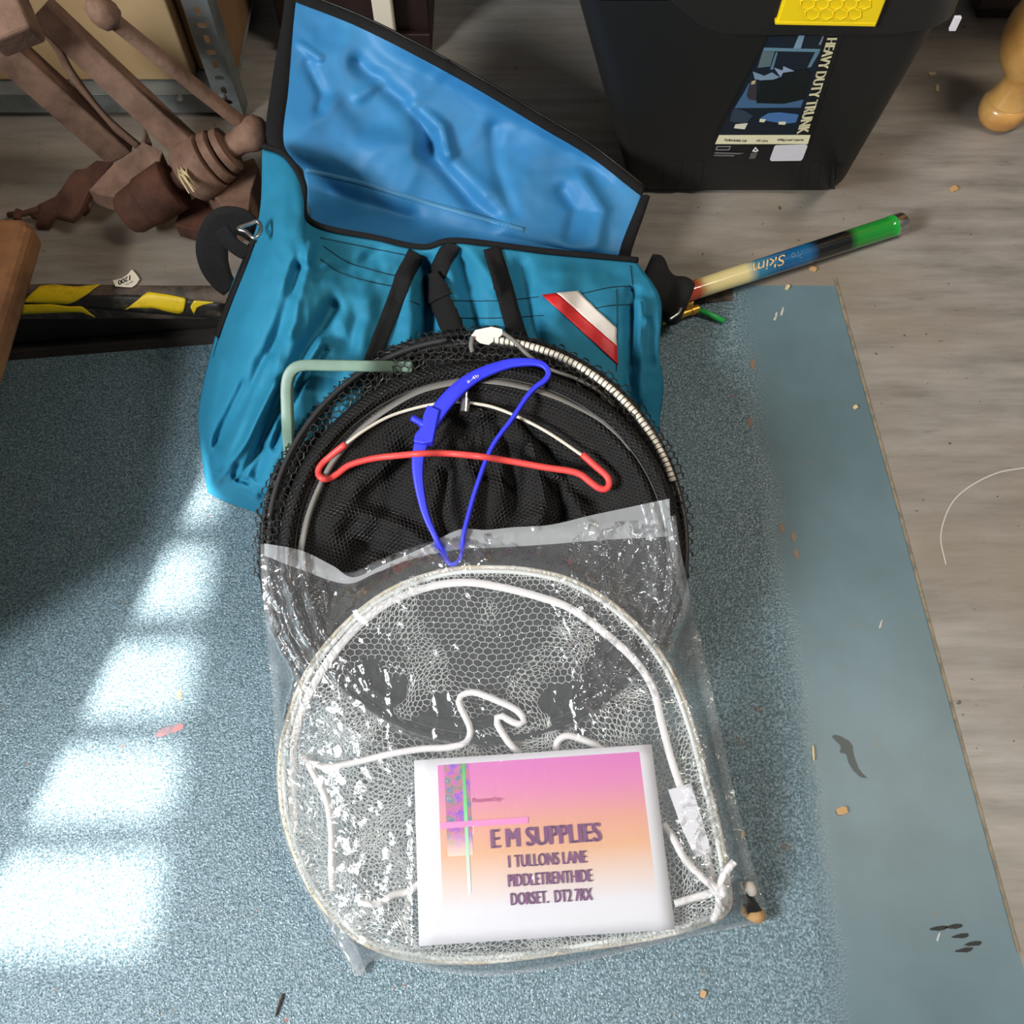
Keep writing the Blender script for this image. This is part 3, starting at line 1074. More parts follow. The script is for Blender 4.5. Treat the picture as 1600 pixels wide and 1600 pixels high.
tube('tie_rod', [Z(62, 326, 0.03), Z(38, 334, 0.02), Z(14, 336, 0.012)], 0.005, M_RUST2, lv, 10)
bar('nut', Z(30, 328, 0.022), Z(26, 344, 0.018), 0.012, 0.012, M_RUST2, lv)
tube('hook', [Z(142, 318, 0.05), Z(138, 330, 0.03), Z(132, 336, 0.022), Z(128, 332, 0.022)], 0.0025, M_RUST2, lv, 8)
for i in range(10):
    a = Z(283 + random.uniform(-6, 8), 268 + random.uniform(-8, 8), 0.135)
    b = Z(296 + random.uniform(-8, 10), 292 + random.uniform(-8, 14), 0.125)
    tube('wood_splinter', [a, (a + b) / 2 + Vector((random.uniform(-.005, .005), 0, 0.006)), b], 0.0012, M_CHIP, lv, 5)

# ================================================================== TACKLE BAG
bb = G(640, 700, 0)
bag = thing('tackle_bag', 'teal fabric fishing bag lying open with its blue lined flap thrown back', 'bag', bb)
rows = [
    [(410, 232, .29), (446, 246, .292), (474, 290, .285), (486, 350, .268), (590, 376, .240), (660, 390, .222), (715, 380, .228), (850, 396, .190), (996, 410, .135)],
    [(403, 345, .25), (430, 380, .285), (462, 410, .292), (496, 440, .27), (585, 460, .220), (660, 470, .192), (720, 468, .205), (850, 475, .180), (1032, 468, .120)],
    [(362, 445, .20), (395, 480, .245), (432, 520, .255), (482, 545, .23), (580, 560, .190), (660, 570, .170), (730, 570, .165), (860, 570, .150), (1030, 548, .09)],
    [(329, 552, .12), (362, 590, .185), (402, 640, .20), (460, 655, .185), (580, 660, .160), (660, 670, .145), (730, 670, .140), (880, 670, .125), (1037, 600, .055)],
    [(310, 645, .05), (335, 690, .105), (375, 730, .13), (440, 745, .13), (580, 760, .110), (660, 760, .105), (740, 760, .100), (890, 730, .09), (1032, 650, .022)],
    [(316, 722, .012), (340, 748, .05), (385, 775, .06), (445, 790, .06), (590, 795, .05), (670, 795, .05), (750, 795, .05), (890, 765, .05), (1026, 680, .010)],
    [(325, 770, .003), (352, 784, .003), (404, 802, .003), (450, 815, .003), (590, 820, .003), (670, 820, .003), (750, 820, .003), (890, 790, .003), (1015, 700, .003)],
]
creases = [
    ([(470, 420), (448, 500), (400, 600), (345, 690)], 13, -0.016),
    ([(520, 480), (470, 560), (420, 660), (400, 740)], 12, -0.013),
    ([(500, 535), (455, 610), (418, 690)], 7, 0.010),
    ([(430, 600), (385, 690), (340, 750)], 7, 0.012),
    ([(345, 560), (330, 640), (328, 700)], 8, 0.006),
    ([(508, 545), (470, 600), (440, 655), (428, 700)], 5, -0.008),
    ([(440, 640), (410, 690), (372, 752)], 5, -0.009),
    ([(420, 560), (384, 640), (352, 720)], 6, 0.008),
    ([(380, 600), (350, 660), (330, 710)], 6, -0.007),
    ([(540, 640), (560, 560), (575, 470)], 16, 0.006),
    ([(455, 470), (430, 560), (405, 600)], 9, 0.006),
    ([(676, 540), (690, 600), (700, 640)], 9, -0.008),
    ([(556, 640), (600, 620), (640, 640)], 12, -0.006),
    ([(486, 380), (470, 440), (452, 520)], 10, 0.010),
    ([(666, 410), (672, 480), (662, 560)], 13, -0.022),
    ([(640, 440), (640, 520), (625, 590)], 14, 0.008),
    ([(718, 400), (730, 450), (744, 520)], 14, -0.014),
    ([(742, 395), (775, 450)], 12, 0.008),
    ([(814, 410), (824, 480), (845, 550)], 12, -0.010),
    ([(988, 455), (986, 540), (984, 620)], 7, -0.012),
    ([(1000, 470), (1002, 560), (1004, 640)], 6, 0.009),
    ([(1012, 500), (1016, 570)], 5, -0.007),
    ([(560, 500), (545, 540), (520, 520)], 14, -0.007),
    ([(600, 380), (560, 420), (500, 430)], 12, -0.006),
    ([(345, 740), (370, 752), (400, 775)], 6, 0.008),
    ([(372, 728), (366, 748), (386, 752)], 5, -0.010),
    ([(880, 430), (870, 500), (900, 560)], 22, 0.006),
    ([(900, 610), (950, 640), (1000, 640)], 12, -0.008),
]


def bagfold(px, py, u, v):
    e = min(1, v / 0.06) * min(1, (1 - v) / 0.05)
    h = 0.0
    for poly, w, a in creases:
        d = seg_dist(px, py, poly)
        if d < 3.2 * w:
            h += 1.6 * a * math.exp(-(d / w) ** 2)
    h += 0.006 * nz(px / 46, py / 60, 1.7) + 0.0022 * nz(px / 15, py / 19, 4.1)
    return h * e * min(1, u / 0.03 + 0.15)


V, F = patch(rows, 190, 130, bagfold)
front = build('bag_body', V, F, M_TEAL, bag, solid=0.0015, offset=1)
fb = bvh(front)
FB = lambda l: (lambda x, y: on(fb, x, y, l, None))
rim = V[:190]

Rw = [
    [(487, 356, .135), (560, 376, .12), (640, 392, .10), (700, 390, .10), (780, 392, .09), (880, 402, .08), (968, 408, .065)],
    [(480, 312, .12), (560, 330, .105), (645, 352, .09), (720, 364, .085), (800, 377, .08), (890, 392, .07), (968, 402, .06)],
    [(474, 266, .14), (560, 287, .125), (650, 314, .11), (740, 338, .10), (830, 362, .09), (900, 383, .08), (970, 392, .065)],
    [(440, 225, .18), (545, 235, .16), (645, 250, .145), (740, 275, .125), (830, 310, .105), (905, 345, .09), (978, 370, .075)],
    [(447, 140, .21), (545, 155, .19), (650, 180, .175), (745, 215, .15), (835, 260, .12), (915, 310, .10), (988, 345, .08)],
    [(453, 70, .24), (550, 90, .225), (650, 120, .20), (745, 165, .17), (840, 215, .14), (920, 265, .11), (996, 325, .085)],
    [(460, 1, .27), (555, 38, .255), (650, 85, .235), (750, 140, .20), (845, 197, .16), (925, 245, .125), (1003, 306, .09)],
]
fl_creases = [
    ([(560, 100), (600, 135), (650, 175), (665, 205), (670, 235)], 15, -0.012),
    ([(672, 235), (700, 270), (740, 320), (770, 340)], 14, -0.011),
    ([(648, 165), (690, 200), (700, 240)], 10, 0.010),
    ([(690, 240), (760, 300)], 14, 0.007),
    ([(770, 200), (775, 260), (800, 330)], 12, -0.006),
    ([(880, 300), (900, 330), (890, 370)], 13, -0.008),
    ([(910, 280), (940, 330), (930, 380)], 12, 0.008),
    ([(480, 100), (505, 150), (500, 170)], 9, -0.006),
    ([(560, 150), (590, 130)], 10, 0.005),
    ([(470, 70), (500, 92)], 5, 0.005),
    ([(520, 170), (560, 220), (640, 230)], 20, 0.006),
    ([(480, 290), (560, 320), (640, 340)], 16, -0.012),
]


def flapfold(px, py, u, v):
    h = 0
    for poly, w, a in fl_creases:
        d = seg_dist(px, py, poly)
        if d < 3.2 * w:
            h += a * math.exp(-(d / w) ** 2)
    h = 1.0 * h + 0.012 * nz(px / 110, py / 90, 7.7) + 0.004 * (0.5 - abs(nz(px / 70, py / 60, 2.2))) + 0.0008 * nz(px / 22, py / 22, 3)
    return h * min(1, 0.3 + u / 0.1, 0.4 + (1 - u) / 0.1) * min(1, v / 0.1)


V, F = patch(Rw, 130, 110, flapfold, Z)
flap = build('flap_lining', V, F, M_LINING, bag, solid=0.0016, offset=1)
flap['label'] = 'blue coated lining of the open flap'
lbv = bvh(flap)
FL = lambda l: (lambda x, y: on(lbv, x, y, l, None))
edge_l = [V[j * 130] for j in range(46, 110)]
edge_t = [V[109 * 130 + i] for i in range(130)]
edge_r = [V[j * 130 + 129] for j in range(0, 110)]


def border(name, pts, w, m, up=0.0):
    """flat tape outside an edge; w is the outward vector"""
    V = []
    for i, p in enumerate(pts):
        k = i / (len(pts) - 1)
        o = w(k) if callable(w) else Vector(w)
        V += [p - o * 0.15 + Vector((0, 0, 0.001)), p + o * 0.5 + Vector((0, 0, 0.003)), p + o + Vector((0, 0, 0.001))]
    return build(name, V, grid_faces(len(pts), 3), m, bag, solid=0.0018, offset=0)


border('zip_tape', edge_l, lambda k: Vector((-0.018 - 0.004 * math.sin(k * 5), 0.002, 0)), M_WEB)
border('zip_tape', edge_t, lambda k: Vector((0.005, 0.016, 0.004)), M_WEB)
border('flap_binding', edge_r, lambda k: Vector((0.018 - 0.006 * k, -0.002, 0)), M_WEB)
tube('zip_teeth', [p + Vector((0.004, 0.014, 0.0055)) for p in edge_t[::2]], 0.0011, M_NETKC, bag, 6)
tube('rim_piping', [Vector(p) + Vector((0, 0.002, 0.003)) for p in rim], 0.0042, M_WEB, bag, 8)
strip('lining_seam', [(478, 266), (560, 285), (650, 312), (740, 337), (820, 360)], 8, FL(0.0012), mat('lining seam', lin(66, 130, 172), 0.5), bag, 60, 0.0012)
# back panel, resting against the step
V, F = [], []
seam = [Z(p[0], p[1] - 4, p[2] - 0.02) for p in Rw[2]]
lo1 = [Vector((p.x, 1.03, 0.03)) for p in seam]
lo2 = [Vector((p.x, 0.905, fz(p.x) + 0.02)) for p in seam]
lo3 = [Vector((p.x, 0.70, fz(p.x) + 0.003)) for p in seam]
A = arc(np.array([[c for p in r for c in p] for r in (seam, lo1, lo2, lo3)]), 30).reshape(30, 7, 3)
A = cat(A.transpose(1, 0, 2), 40).transpose(1, 0, 2)
build('back_panel', [tuple(p) for r in A for p in r], grid_faces(30, 40), M_TEAL, bag, solid=0.0015, offset=0)

# webbing
for path, w, lf in (
        ([(650, 395), (632, 432), (610, 490), (594, 530), (580, 568)], 26, 0.0016),
        ([(708, 381), (694, 405), (684, 432)], 25, 0.002),
        ([(768, 388), (786, 448), (800, 500), (815, 545)], 27, 0.0016)):
    V, F = strip_mesh(path, w, FB(lf), 46, across=5)
    build('webbing_strap', V, F, M_WEB, bag, solid=0.0022, offset=0)
V, F = strip_mesh([(677, 432), (688, 462), (702, 498), (716, 540)], 27, FB(0.006), 40, across=5)
ls = build('webbing_strap', V, F, M_WEB, bag, solid=0.0022, offset=0)
V, F = strip_mesh([(676, 430), (686, 456), (693, 470)], 32, FB(0.0095), 16, across=5)
build('strap_fold', V, F, M_WEB, ls, solid=0.003, offset=0)
p0, p1 = FB(0.008)(664, 437), FB(0.008)(700, 452)
bar('strap_slider', p0, p1, 0.008, 0.004, M_RINGK, ls)
bar('slider_tab', FB(0.008)(662, 436), FB(0.009)(668, 438), 0.006, 0.004, M_STEEL, ls)
strip('side_piping', [(402, 346), (384, 400), (356, 470), (338, 520), (327, 556)], 15, FB(0.0015), M_WEB, bag, 60, 0.002)
# badge


def qsheet(name, quad, placef, m, parent, nu=16, nv=8, solid=0.0008):
    V = [placef(*bil(quad, i / (nu - 1), j / (nv - 1))) for j in range(nv) for i in range(nu)]
    return build(name, V, grid_faces(nv, nu), m, parent, solid=solid, offset=0)


qsheet('stripe_patch', [(869, 459), (963, 541), (962, 513), (901, 455)], FB(0.0022), M_WHITECLOTH, bag)['label'] = 'white stripe of the corner patch'
qsheet('stripe_patch', [(847, 462), (965, 571), (963, 541), (869, 459)], FB(0.0022), M_RED, bag)['label'] = 'red stripe of the corner patch'
for path in ([(505, 385), (540, 408), (580, 422), (630, 434)], [(500, 405), (540, 430), (600, 445), (625, 448)],
             [(706, 470), (780, 470), (842, 464)], [(706, 497), (780, 497), (850, 493)], [(905, 460), (950, 450), (985, 447)],
             [(910, 487), (950, 478), (985, 476)], [(963, 452), (964, 500), (963, 580)], [(985, 415), (990, 470), (989, 540)],
             [(640, 470), (655, 476)], [(500, 372), (600, 392), (640, 400)]):
    Q = smooth_path(path, 36)
    pts = [FB(0.0005)(x, y) for x, y in Q]
    pts = [p for p in pts if p is not None]
    tube('stitch_line', pts, 0.0007, M_STITCH, bag, 5)
# left strap loop and ring
lp3 = [(388, 340, .235), (360, 338, .25), (338, 352, .23), (334, 388, .19), (350, 428, .15), (362, 450, .13)]
V, F = strip_mesh([(404, 372), (382, 350), (360, 346), (344, 352), (332, 380), (334, 410), (346, 436), (360, 452)], lambda u: 26 + 26 * math.sin(u * 3.1), lambda x, y: Z(x, y, 0.165 - 0.11 * (y - 330) / 120), 40, across=5)
loop = build('shoulder_strap', V, F, M_WEB, bag, solid=0.003, offset=0)
V, F = strip_mesh([(346, 356), (358, 376), (378, 392), (396, 396), (402, 376)], 22, lambda x, y: Z(x, y, 0.185 - 0.05 * (y - 340) / 60), 30, across=5)
build('shoulder_strap', V, F, M_WEB, bag, solid=0.0028, offset=0)
tube('strap_ring', [Z(x, y, 0.205) for x, y in smooth_path([(372, 357), (390, 350), (403, 346), (408, 358), (398, 372), (384, 362)], 30, True)], 0.0028, M_STEEL, bag, 8, True)
# right end: black gusset round the rods
ga, gb = G(1000, 444, 0.066), G(1062, 470, 0.048)
d = (gb - ga).normalized()
u_ = d.cross(Vector((0, 0, 1))).normalized()
w_ = u_.cross(d)
V = []
NS, NL = 36, 14
for j in range(NL):
    q = j / (NL - 1)
    r = 0.046 - 0.016 * q + 0.006 * math.sin(q * 9)
    for i in range(NS):
        a = 2 * math.pi * i / NS
        rr = r * (1 + 0.04 * math.sin(3 * a + 4 * q) + 0.06 * nz(i * .6, j * .5))
        P = ga + d * (0.075 * q) + u_ * (rr * math.cos(a)) + w_ * (rr * 0.9 * math.sin(a))
        P.z = max(P.z, fz(P.x) + 0.003)
        V.append(P)
build('end_gusset', V, grid_faces(NL, NS, True), M_BLACKCLOTH, bag, solid=0.002, offset=0)
tube('strap_ring', [G(x, y, .085) for x, y in smooth_path([(1046, 499), (1052, 495), (1060, 489), (1064, 481)], 14)], 0.0022, M_STEEL, bag, 8)

# ================================================================== RODS IN THE BAG END
pa, pb = G(1050, 464, 0.050), Z(1411, 348, 0.020)
t = NT('pole paint')
tc = t.n('ShaderNodeTexCoord')
mp = t.n('ShaderNodeSeparateXYZ')
t.put(mp.inputs[0], tc.outputs['UV'])
fac = t.math('ADD', mp.outputs[0], t.math('MULTIPLY', t.math('SUBTRACT', t.noise(60, 2), 0.5), 0.02))
cpole = t.ramp(fac, [(0.06, lin(196, 58, 36)), (0.10, lin(206, 84, 48)), (0.13, lin(212, 192, 132)), (0.31, lin(214, 196, 138)), (0.36, lin(48, 120, 150)), (0.46, lin(14, 84, 132)), (0.58, lin(24, 92, 138)), (0.63, lin(16, 20, 22)), (0.77, lin(14, 14, 14)), (0.81, lin(30, 130, 44)), (1.0, lin(24, 146, 48))])
t.put(t.b.inputs['Base Color'], cpole)
t.b.inputs['Roughness'].default_value = 0.2
t.b.inputs['Coat Weight'].default_value = 0.6
M_POLE = t.m
L = (pb - pa).length
rp = thing('fishing_pole', 'fat painted pole section, green, black, blue and cream, sticking out of the bag', 'fishing pole', (pa.x, pa.y, 0))
prof = [(0, 0.0145), (L * 0.3, 0.0152), (L * 0.7, 0.0160), (L * 0.955, 0.0168)]
prof = [(L * k / 30 * 0.955, 0.0145 + 0.0025 * k / 30) for k in range(31)]
V, F = lathe_mesh(pa, pb, prof, 32)
uv = [(prof[i // 32][0] / (L * 0.955), (i % 32) / 32) for i in range(len(V))]
shaft = build('pole_shaft', V, F, M_POLE, rp, uv=uv)
sb_ = bvh(shaft)
M_GOLD = mat('gold print', lin(214, 182, 120), 0.4)
text('lettering', 'Skim', [(1229, 412), (1178, 428), (1174, 414), (1226, 398)], lambda x, y: on(sb_, x, y, 0.0014, Z(x, y, 0.03)), M_GOLD, shaft, 0.0, 0.3)
text('lettering', 'Pro', [(1257, 402), (1238, 407), (1235, 396), (1254, 391)], lambda x, y: on(sb_, x, y, 0.0006, Z(x, y, 0.03)), mat('blue grey print', lin(70, 120, 150), 0.4), shaft, 0.0, 0.3)
lathe('end_cap', pa, pb, [(L * 0.953, 0.0150), (L * 0.955, 0.0174), (L * 0.993, 0.0174), (L, 0.0155), (L, 0.012), (L * 0.985, 0.011)], M_STEEL, rp, 32)
for k, (A2, B2, lab) in enumerate((((1046, 476), (1082, 474), 'upper thin brass-ended rod tube under the painted pole'), ((1046, 498), (1090, 482), 'lower thin brass-ended rod tube with a green stem'))):
    a, b = G(A2[0], A2[1], 0.030 if k == 0 else 0.020), G(B2[0], B2[1], 0.026 if k == 0 else 0.012)
    a = a + (a - b) * 0.3
    l2 = (b - a).length
    o = thing('rod_section', lab, 'rod', a, 'thin brass-ended rods in the bag end')
    lathe('ferrule', a, b, [(0, 0.0062), (l2 * .8, 0.0062), (l2 * .81, 0.0074), (l2, 0.0074), (l2, 0.004)], M_BRASS, o, 18)
    if k == 1:
        e = G(1132, 502, 0.005)
        tube('tip', [b + (a - b) * 0.05, b + (e - b) * 0.4, e], 0.0042, M_GREEN, o, 12)

# ================================================================== MINT FRAME
pth = [(454, 716), (451, 680), (449, 636), (449, 600), (456, 580), (474, 571), (520, 571), (580, 572), (612, 572), (645, 573)]
Q = smooth_path(pth, 70)
pts = []
for x, y in Q:
    pts.append(G(x, y, 0.250 - 0.00052 * (y - 571) - 0.0001 * (x - 449) - 0.032 * sst(565, 632, x) - 0.025 * sst(650, 708, y)))
fr = tube('tube_frame', pts, 0.0100, M_MINT, None, 4)
b = fr.modifiers.new('bevel', 'BEVEL'); b.width = 0.002; b.segments = 2; b.limit_method = 'ANGLE'
tag(fr, 'pale green square tube frame between the teal bag and the black nets', 'frame')

# ================================================================== BLACK KEEPNETS
NCX, NCY = 742.0, 852.0


def hplane(py):
    return 0.055 + (0.225 - 0.055) * (1180 - py) / 665.0


def polar(px, py, rx, ry, cx=NCX, cy=NCY):
    return math.hypot((px - cx) / rx, (py - cy) / ry)


def ell(rx, ry, cx=NCX, cy=NCY, n=140, a0=0, a1=360):
    return [(cx + rx * math.cos(R_(a0 + (a1 - a0) * k / n)), cy + ry * math.sin(R_(a0 + (a1 - a0) * k / n))) for k in range(n + (0 if a1 - a0 == 360 else 1))]


k1 = thing('keepnet', 'coarse black mesh keepnet on silver and black rings, underneath, with cream tag', 'keepnet', G(NCX, NCY, 0))
for rx, ry, cx, cy, h, r, m in ((326, 322, 746, 858, -0.004, 0.0042, M_RINGK), (330, 330, 741, 851, -0.028, 0.0042, M_RINGK), (318, 324, 727, 868, -0.052, 0.0045, M_RINGK)):
    tube('ring', [G(x, y, max(0.006, hplane(y) + h)) for x, y in ell(rx, ry, cx, cy)], r, m, k1, 8, True)
tube('ring_section', [G(x, y, hplane(y) + 0.009) for x, y in ell(326, 328, 744, 856, 50, 188, 262)], 0.0040, M_RINGK, k1, 8)
rg = tube('ring', [G(x, y, hplane(y) + 0.005) for x, y in ell(322, 322, 745, 852, 60, -88, -18)], 0.0046, M_RINGS, k1, 10)
rg['label'] = 'silver wire bound ring'
# spiral binding of the silver ring
V, F = [], []
for k in range(50):
    a = -88 + 70 * k / 49
    x, y = 745 + 322 * math.cos(R_(a)), 852 + 322 * math.sin(R_(a))
    x2, y2 = 745 + 322 * math.cos(R_(a + .35)), 852 + 322 * math.sin(R_(a + .35))
    v, f = lathe_mesh(G(x, y, hplane(y) + 0.005), G(x2, y2, hplane(y2) + 0.005), [(0, 0.0052), (0.0006, 0.0054), (0.0012, 0.0052)], 8)
    b0 = len(V); V += v; F += [tuple(i + b0 for i in q) for q in f]
build('ring_binding', V, F, M_NETK, rg)


def coarse_h(px, py):
    r = polar(px, py, 330, 330)
    return max(0.008, hplane(py) + 0.006 - 0.05 * sst(0.985, 1.05, r) - 0.015 * sst(0.95, 0.85, r)) + 0.006 * nz(px / 22, py / 22, 5)


hexnet('coarse_mesh', 12, lambda x, y: 0.86 < polar(x, y, 330, 330) < 1.025 + 0.012 * nz(x / 30, y / 30) and y < 905, coarse_h, 0.0020, M_NETKC, k1, (395, 500, 1085, 905), 3.0, 6)
hexnet('coarse_mesh', 11, lambda x, y: 0.84 < polar(x, y, 326, 330, 735, 860) < 1.0 and y < 905 and x < 900, lambda x, y: max(0.006, coarse_h(x, y) - 0.012), 0.0020, M_NETKC, k1, (395, 510, 1085, 905), 4.0, 10, seed=4.0, rot=0.4)
hexnet('coarse_mesh', 12, lambda x, y: 0.86 < polar(x, y, 338, 336, 738, 858) < 1.0 and y < 900 and x < 560, lambda x, y: max(0.006, coarse_h(x, y) - 0.05), 0.0020, M_NETKC, k1, (395, 510, 700, 900), 3.0, 8, seed=8.0, rot=0.9)
tg = plate('tag', [(736, 524, .232), (743, 515, .235), (768, 510, .238), (785, 514, .235), (786, 522, .232), (764, 538, .228), (750, 535, .229)], 0, 0.0025, M_TAG, k1, G, 0.0008)
tg['label'] = 'blank cream tag at the top of the ring'
tube('tag_cord', [G(738, 526, .233), G(736, 540, .228), G(738, 550, .226)], 0.003, M_TAPEG, k1, 6)
tube('net_cord', [G(x, y, 0.236 - 0.0004 * (y - 520)) for x, y in smooth_path([(786, 520), (805, 534), (822, 552), (852, 574), (900, 592), (935, 612), (960, 636)], 40)], 0.0026, M_TAPEG, k1, 6)
# inner dark wall of the bundle so that the coarse net is full
V = []
LV = [(1.0, -0.02), (1.012, -0.034), (1.0, -0.055), (0.98, -0.09), (0.95, -0.13)]
ne = 120
for rr, dh in [(0.83, -0.02), (0.95, -0.018)] + LV:
    for x, y in ell(318 * rr, 318 * rr, n=ne):
        V.append(G(x, y, max(0.004, hplane(y) + dh)))
build('net_bundle', V, grid_faces(len(LV) + 2, ne, True), M_NETBASE, k1)

k2 = thing('keepnet', 'fine black mesh keepnet lying on top with two rod rests on it', 'keepnet', G(NCX, NCY, 0.03))
FX, FY, FRX, FRY = 752.0, 868.0, 318.0, 304.0
folds = [([(640, 700), (600, 800), (560, 880)], 16, -0.006), ([(700, 740), (690, 800), (700, 850)], 10, -0.010), ([(770, 660), (800, 720), (805, 800), (780, 840)], 14, -0.012),
         ([(830, 700), (850, 780), (840, 830)], 10, 0.008), ([(870, 760), (880, 810)], 12, -0.009), ([(720, 690), (740, 760), (730, 830)], 12, 0.007), ([(480, 820), (560, 800), (640, 830), (700, 880)], 14, 0.010),
         ([(560, 850), (640, 870), (680, 900)], 12, -0.009), ([(760, 860), (800, 820), (860, 800)], 14, 0.009), ([(650, 620), (760, 650), (780, 690)], 12, 0.009), ([(900, 780), (930, 830), (930, 880)], 14, 0.009), ([(610, 720), (560, 760), (520, 830)], 14, 0.006), ([(800, 640), (870, 720), (920, 800)], 9, -0.005)]


def fine_h(px, py):
    r = polar(px, py, FRX, FRY, FX, FY)
    h = hplane(py) + 0.012
    h += 0.018 * math.exp(-((r - 0.955) / 0.03) ** 2) + 0.011 * math.exp(-((r - 0.875) / 0.025) ** 2)
    h -= 0.018 * sst(0.84, 0.6, r) + 0.02 * sst(0.985, 1.0, r)
    k = sst(0.86, 0.7, r)
    if k > 0:
        s = 0
        for poly, w, a in folds:
            d = seg_dist(px, py, poly)
            if d < 3 * w:
                s += 1.8 * a * math.exp(-(d / w) ** 2)
        th = math.atan2(py - 600, px - 760)
        s += 0.007 * nz(th * 9, r * 1.5, 2.0) + 0.006 * nz(px / 40, py / 40, 6.0)
        h += s * k
    return max(h, 0.05)


V = []
NR, NT_ = 70, 200
for j in range(NR):
    r = 0.02 + 0.98 * j / (NR - 1)
    for x, y in ell(FRX * r, FRY * r, FX, FY, NT_):
        V.append(G(x, y, fine_h(x, y)))
for dh in (-0.02, -0.035):
    for x, y in ell(FRX * 1.0, FRY * 1.0, FX, FY, NT_):
        V.append(G(x, y, max(0.01, hplane(y) + 0.004 + dh)))
F = grid_faces(NR + 2, NT_, True) + [tuple(range(NT_))]
fine = build('net_cloth', V, F, M_NETBASE, k2)
hexnet('fine_mesh', 6.4, lambda x, y: polar(x, y, FRX, FRY, FX, FY) < 0.985 and y < 940, lambda x, y: fine_h(x, y) + 0.0006, 0.0009, mat('fine black mesh', lin(66, 63, 60), 0.5), k2, (425, 555, 1075, 940), 0.8, 5, sx=1.0, seed=2.0, rot=0.3)
NFH = lambda l: (lambda x, y: G(x, y, fine_h(x, y) + l))
strip('binding_tape', [(462, 905), (472, 850), (484, 800), (505, 750), (525, 715), (560, 675), (600, 642), (650, 613), (700, 599), (750, 594), (810, 602), (870, 620), (930, 651), (965, 680), (985, 704)], lambda u: 9 if u < .8 else 9 - 30 * (u - .8), NFH(0.0018), M_TAPEG, k2, 90, 0.001)
tube('rim_cord', [NFH(0.0016)(x, y) for x, y in ell(FRX * 0.915, FRY * 0.915, FX, FY)], 0.0013, M_NETKC, k2, 6, True)

# ================================================================== ROD RESTS
rh = lambda y: hplane(y) + 0.034
b1 = thing('rod_rest', 'royal blue plastic bow-shaped rod rest lying on the black nets', 'rod rest', G(740, 720, 0.15))
bl_path = [(716, 878), (704, 882), (692, 862), (680, 838), (664, 800), (654, 750), (654, 712), (664, 680), (682, 648), (708, 616), (744, 588), (790, 570), (826, 566), (848, 570), (857, 582), (852, 594), (836, 606), (822, 622), (800, 655), (768, 700), (745, 760), (732, 805), (724, 838), (722, 864), (716, 878)]


def bw(u):
    return 6.5 + 17 * math.exp(-((u - 0.33) / 0.17) ** 2) + 1.5 * math.exp(-((u - 0.52) / 0.06) ** 2)


# the low part of the bow runs under the plastic bag
rbh = lambda x, y: G(x, y, (rh(y) - 0.010 * sst(835, 880, y)))
V, F = strip_mesh(bl_path, bw, rbh, 150, across=4)
o = build('bow', V, F, M_BLUEP, b1, solid=0.0075, offset=0, smooth=True)
o.modifiers.new('bv', 'BEVEL').width = 0.0012
plate('mount_block', [(668, 632, .2), (686, 640, .2), (676, 690, .2), (662, 693, .19), (646, 690, .19), (648, 678, .19), (660, 664, .19), (661, 648, .195)], 0, 0.012, M_BLUEP, b1, lambda x, y, z: G(x, y, rh(y) + 0.007), 0.0015)
lathe('thread_stub', G(664, 664, rh(664) + 0.002), G(646, 654, rh(654) + 0.004), [(0, 0.0055), (0.006, 0.0055), (0.006, 0.0042), (0.0085, 0.0046), (0.011, 0.0042), (0.0135, 0.0046), (0.016, 0.0042), (0.0185, 0.0045), (0.0195, 0.002)], M_BLUEP, b1, 16)
text('worn_lettering', 'a-4b', [(728, 594), (746, 584), (749, 588), (731, 599)], lambda x, y: G(x, y, rh(y) + 0.0046), M_PAPER, b1)

b2 = thing('rod_rest', 'wire rod rest with coral red rubber sleeve lying across the blue one', 'rod rest', G(730, 700, 0.15))
zw = lambda y: hplane(y) + 0.020
zq = lambda x, y: max(zw(y), fine_h(x, y) + 0.0075)
red = smooth_path([(540, 694), (522, 708), (504, 724), (497, 737), (502, 747), (514, 748), (528, 740), (546, 727), (580, 717), (620, 712), (680, 708), (740, 712), (800, 721), (850, 730), (890, 736), (908, 742), (922, 753), (936, 763), (947, 764), (952, 756), (948, 744), (930, 728), (910, 710)], 130)
over = lambda x: 0.017 * math.exp(-((x - 655) / 30) ** 2) + 0.017 * math.exp(-((x - 752) / 28) ** 2)
tube('rubber_sleeve', [G(x, y, zq(x, y) + (over(x) if 560 < x < 880 and y < 735 else 0)) for x, y in red], 0.0042, M_REDP, b2, 12)
wr = smooth_path([(536, 697), (570, 672), (610, 650), (660, 635), (700, 629), (728, 629), (770, 636), (815, 654), (860, 678), (912, 713)], 60)
tube('wire', [G(x, y, zq(x, y) - 0.001) for x, y in wr], 0.0021, M_WIRE, b2, 10)
lathe('threaded_boss', G(728, 612, zw(612) + .004), G(726, 640, zw(640) + .004), [(0, 0.0035), (0.008, 0.0035), (0.009, 0.0058), (0.026, 0.0062), (0.027, 0.004)], M_STEEL, b2, 16)

# ================================================================== WHITE LANDING NET
def hw(px, py):
    h = 0.030 + 0.118 * (1500 - py) / 610.0
    return max(0.014, h)


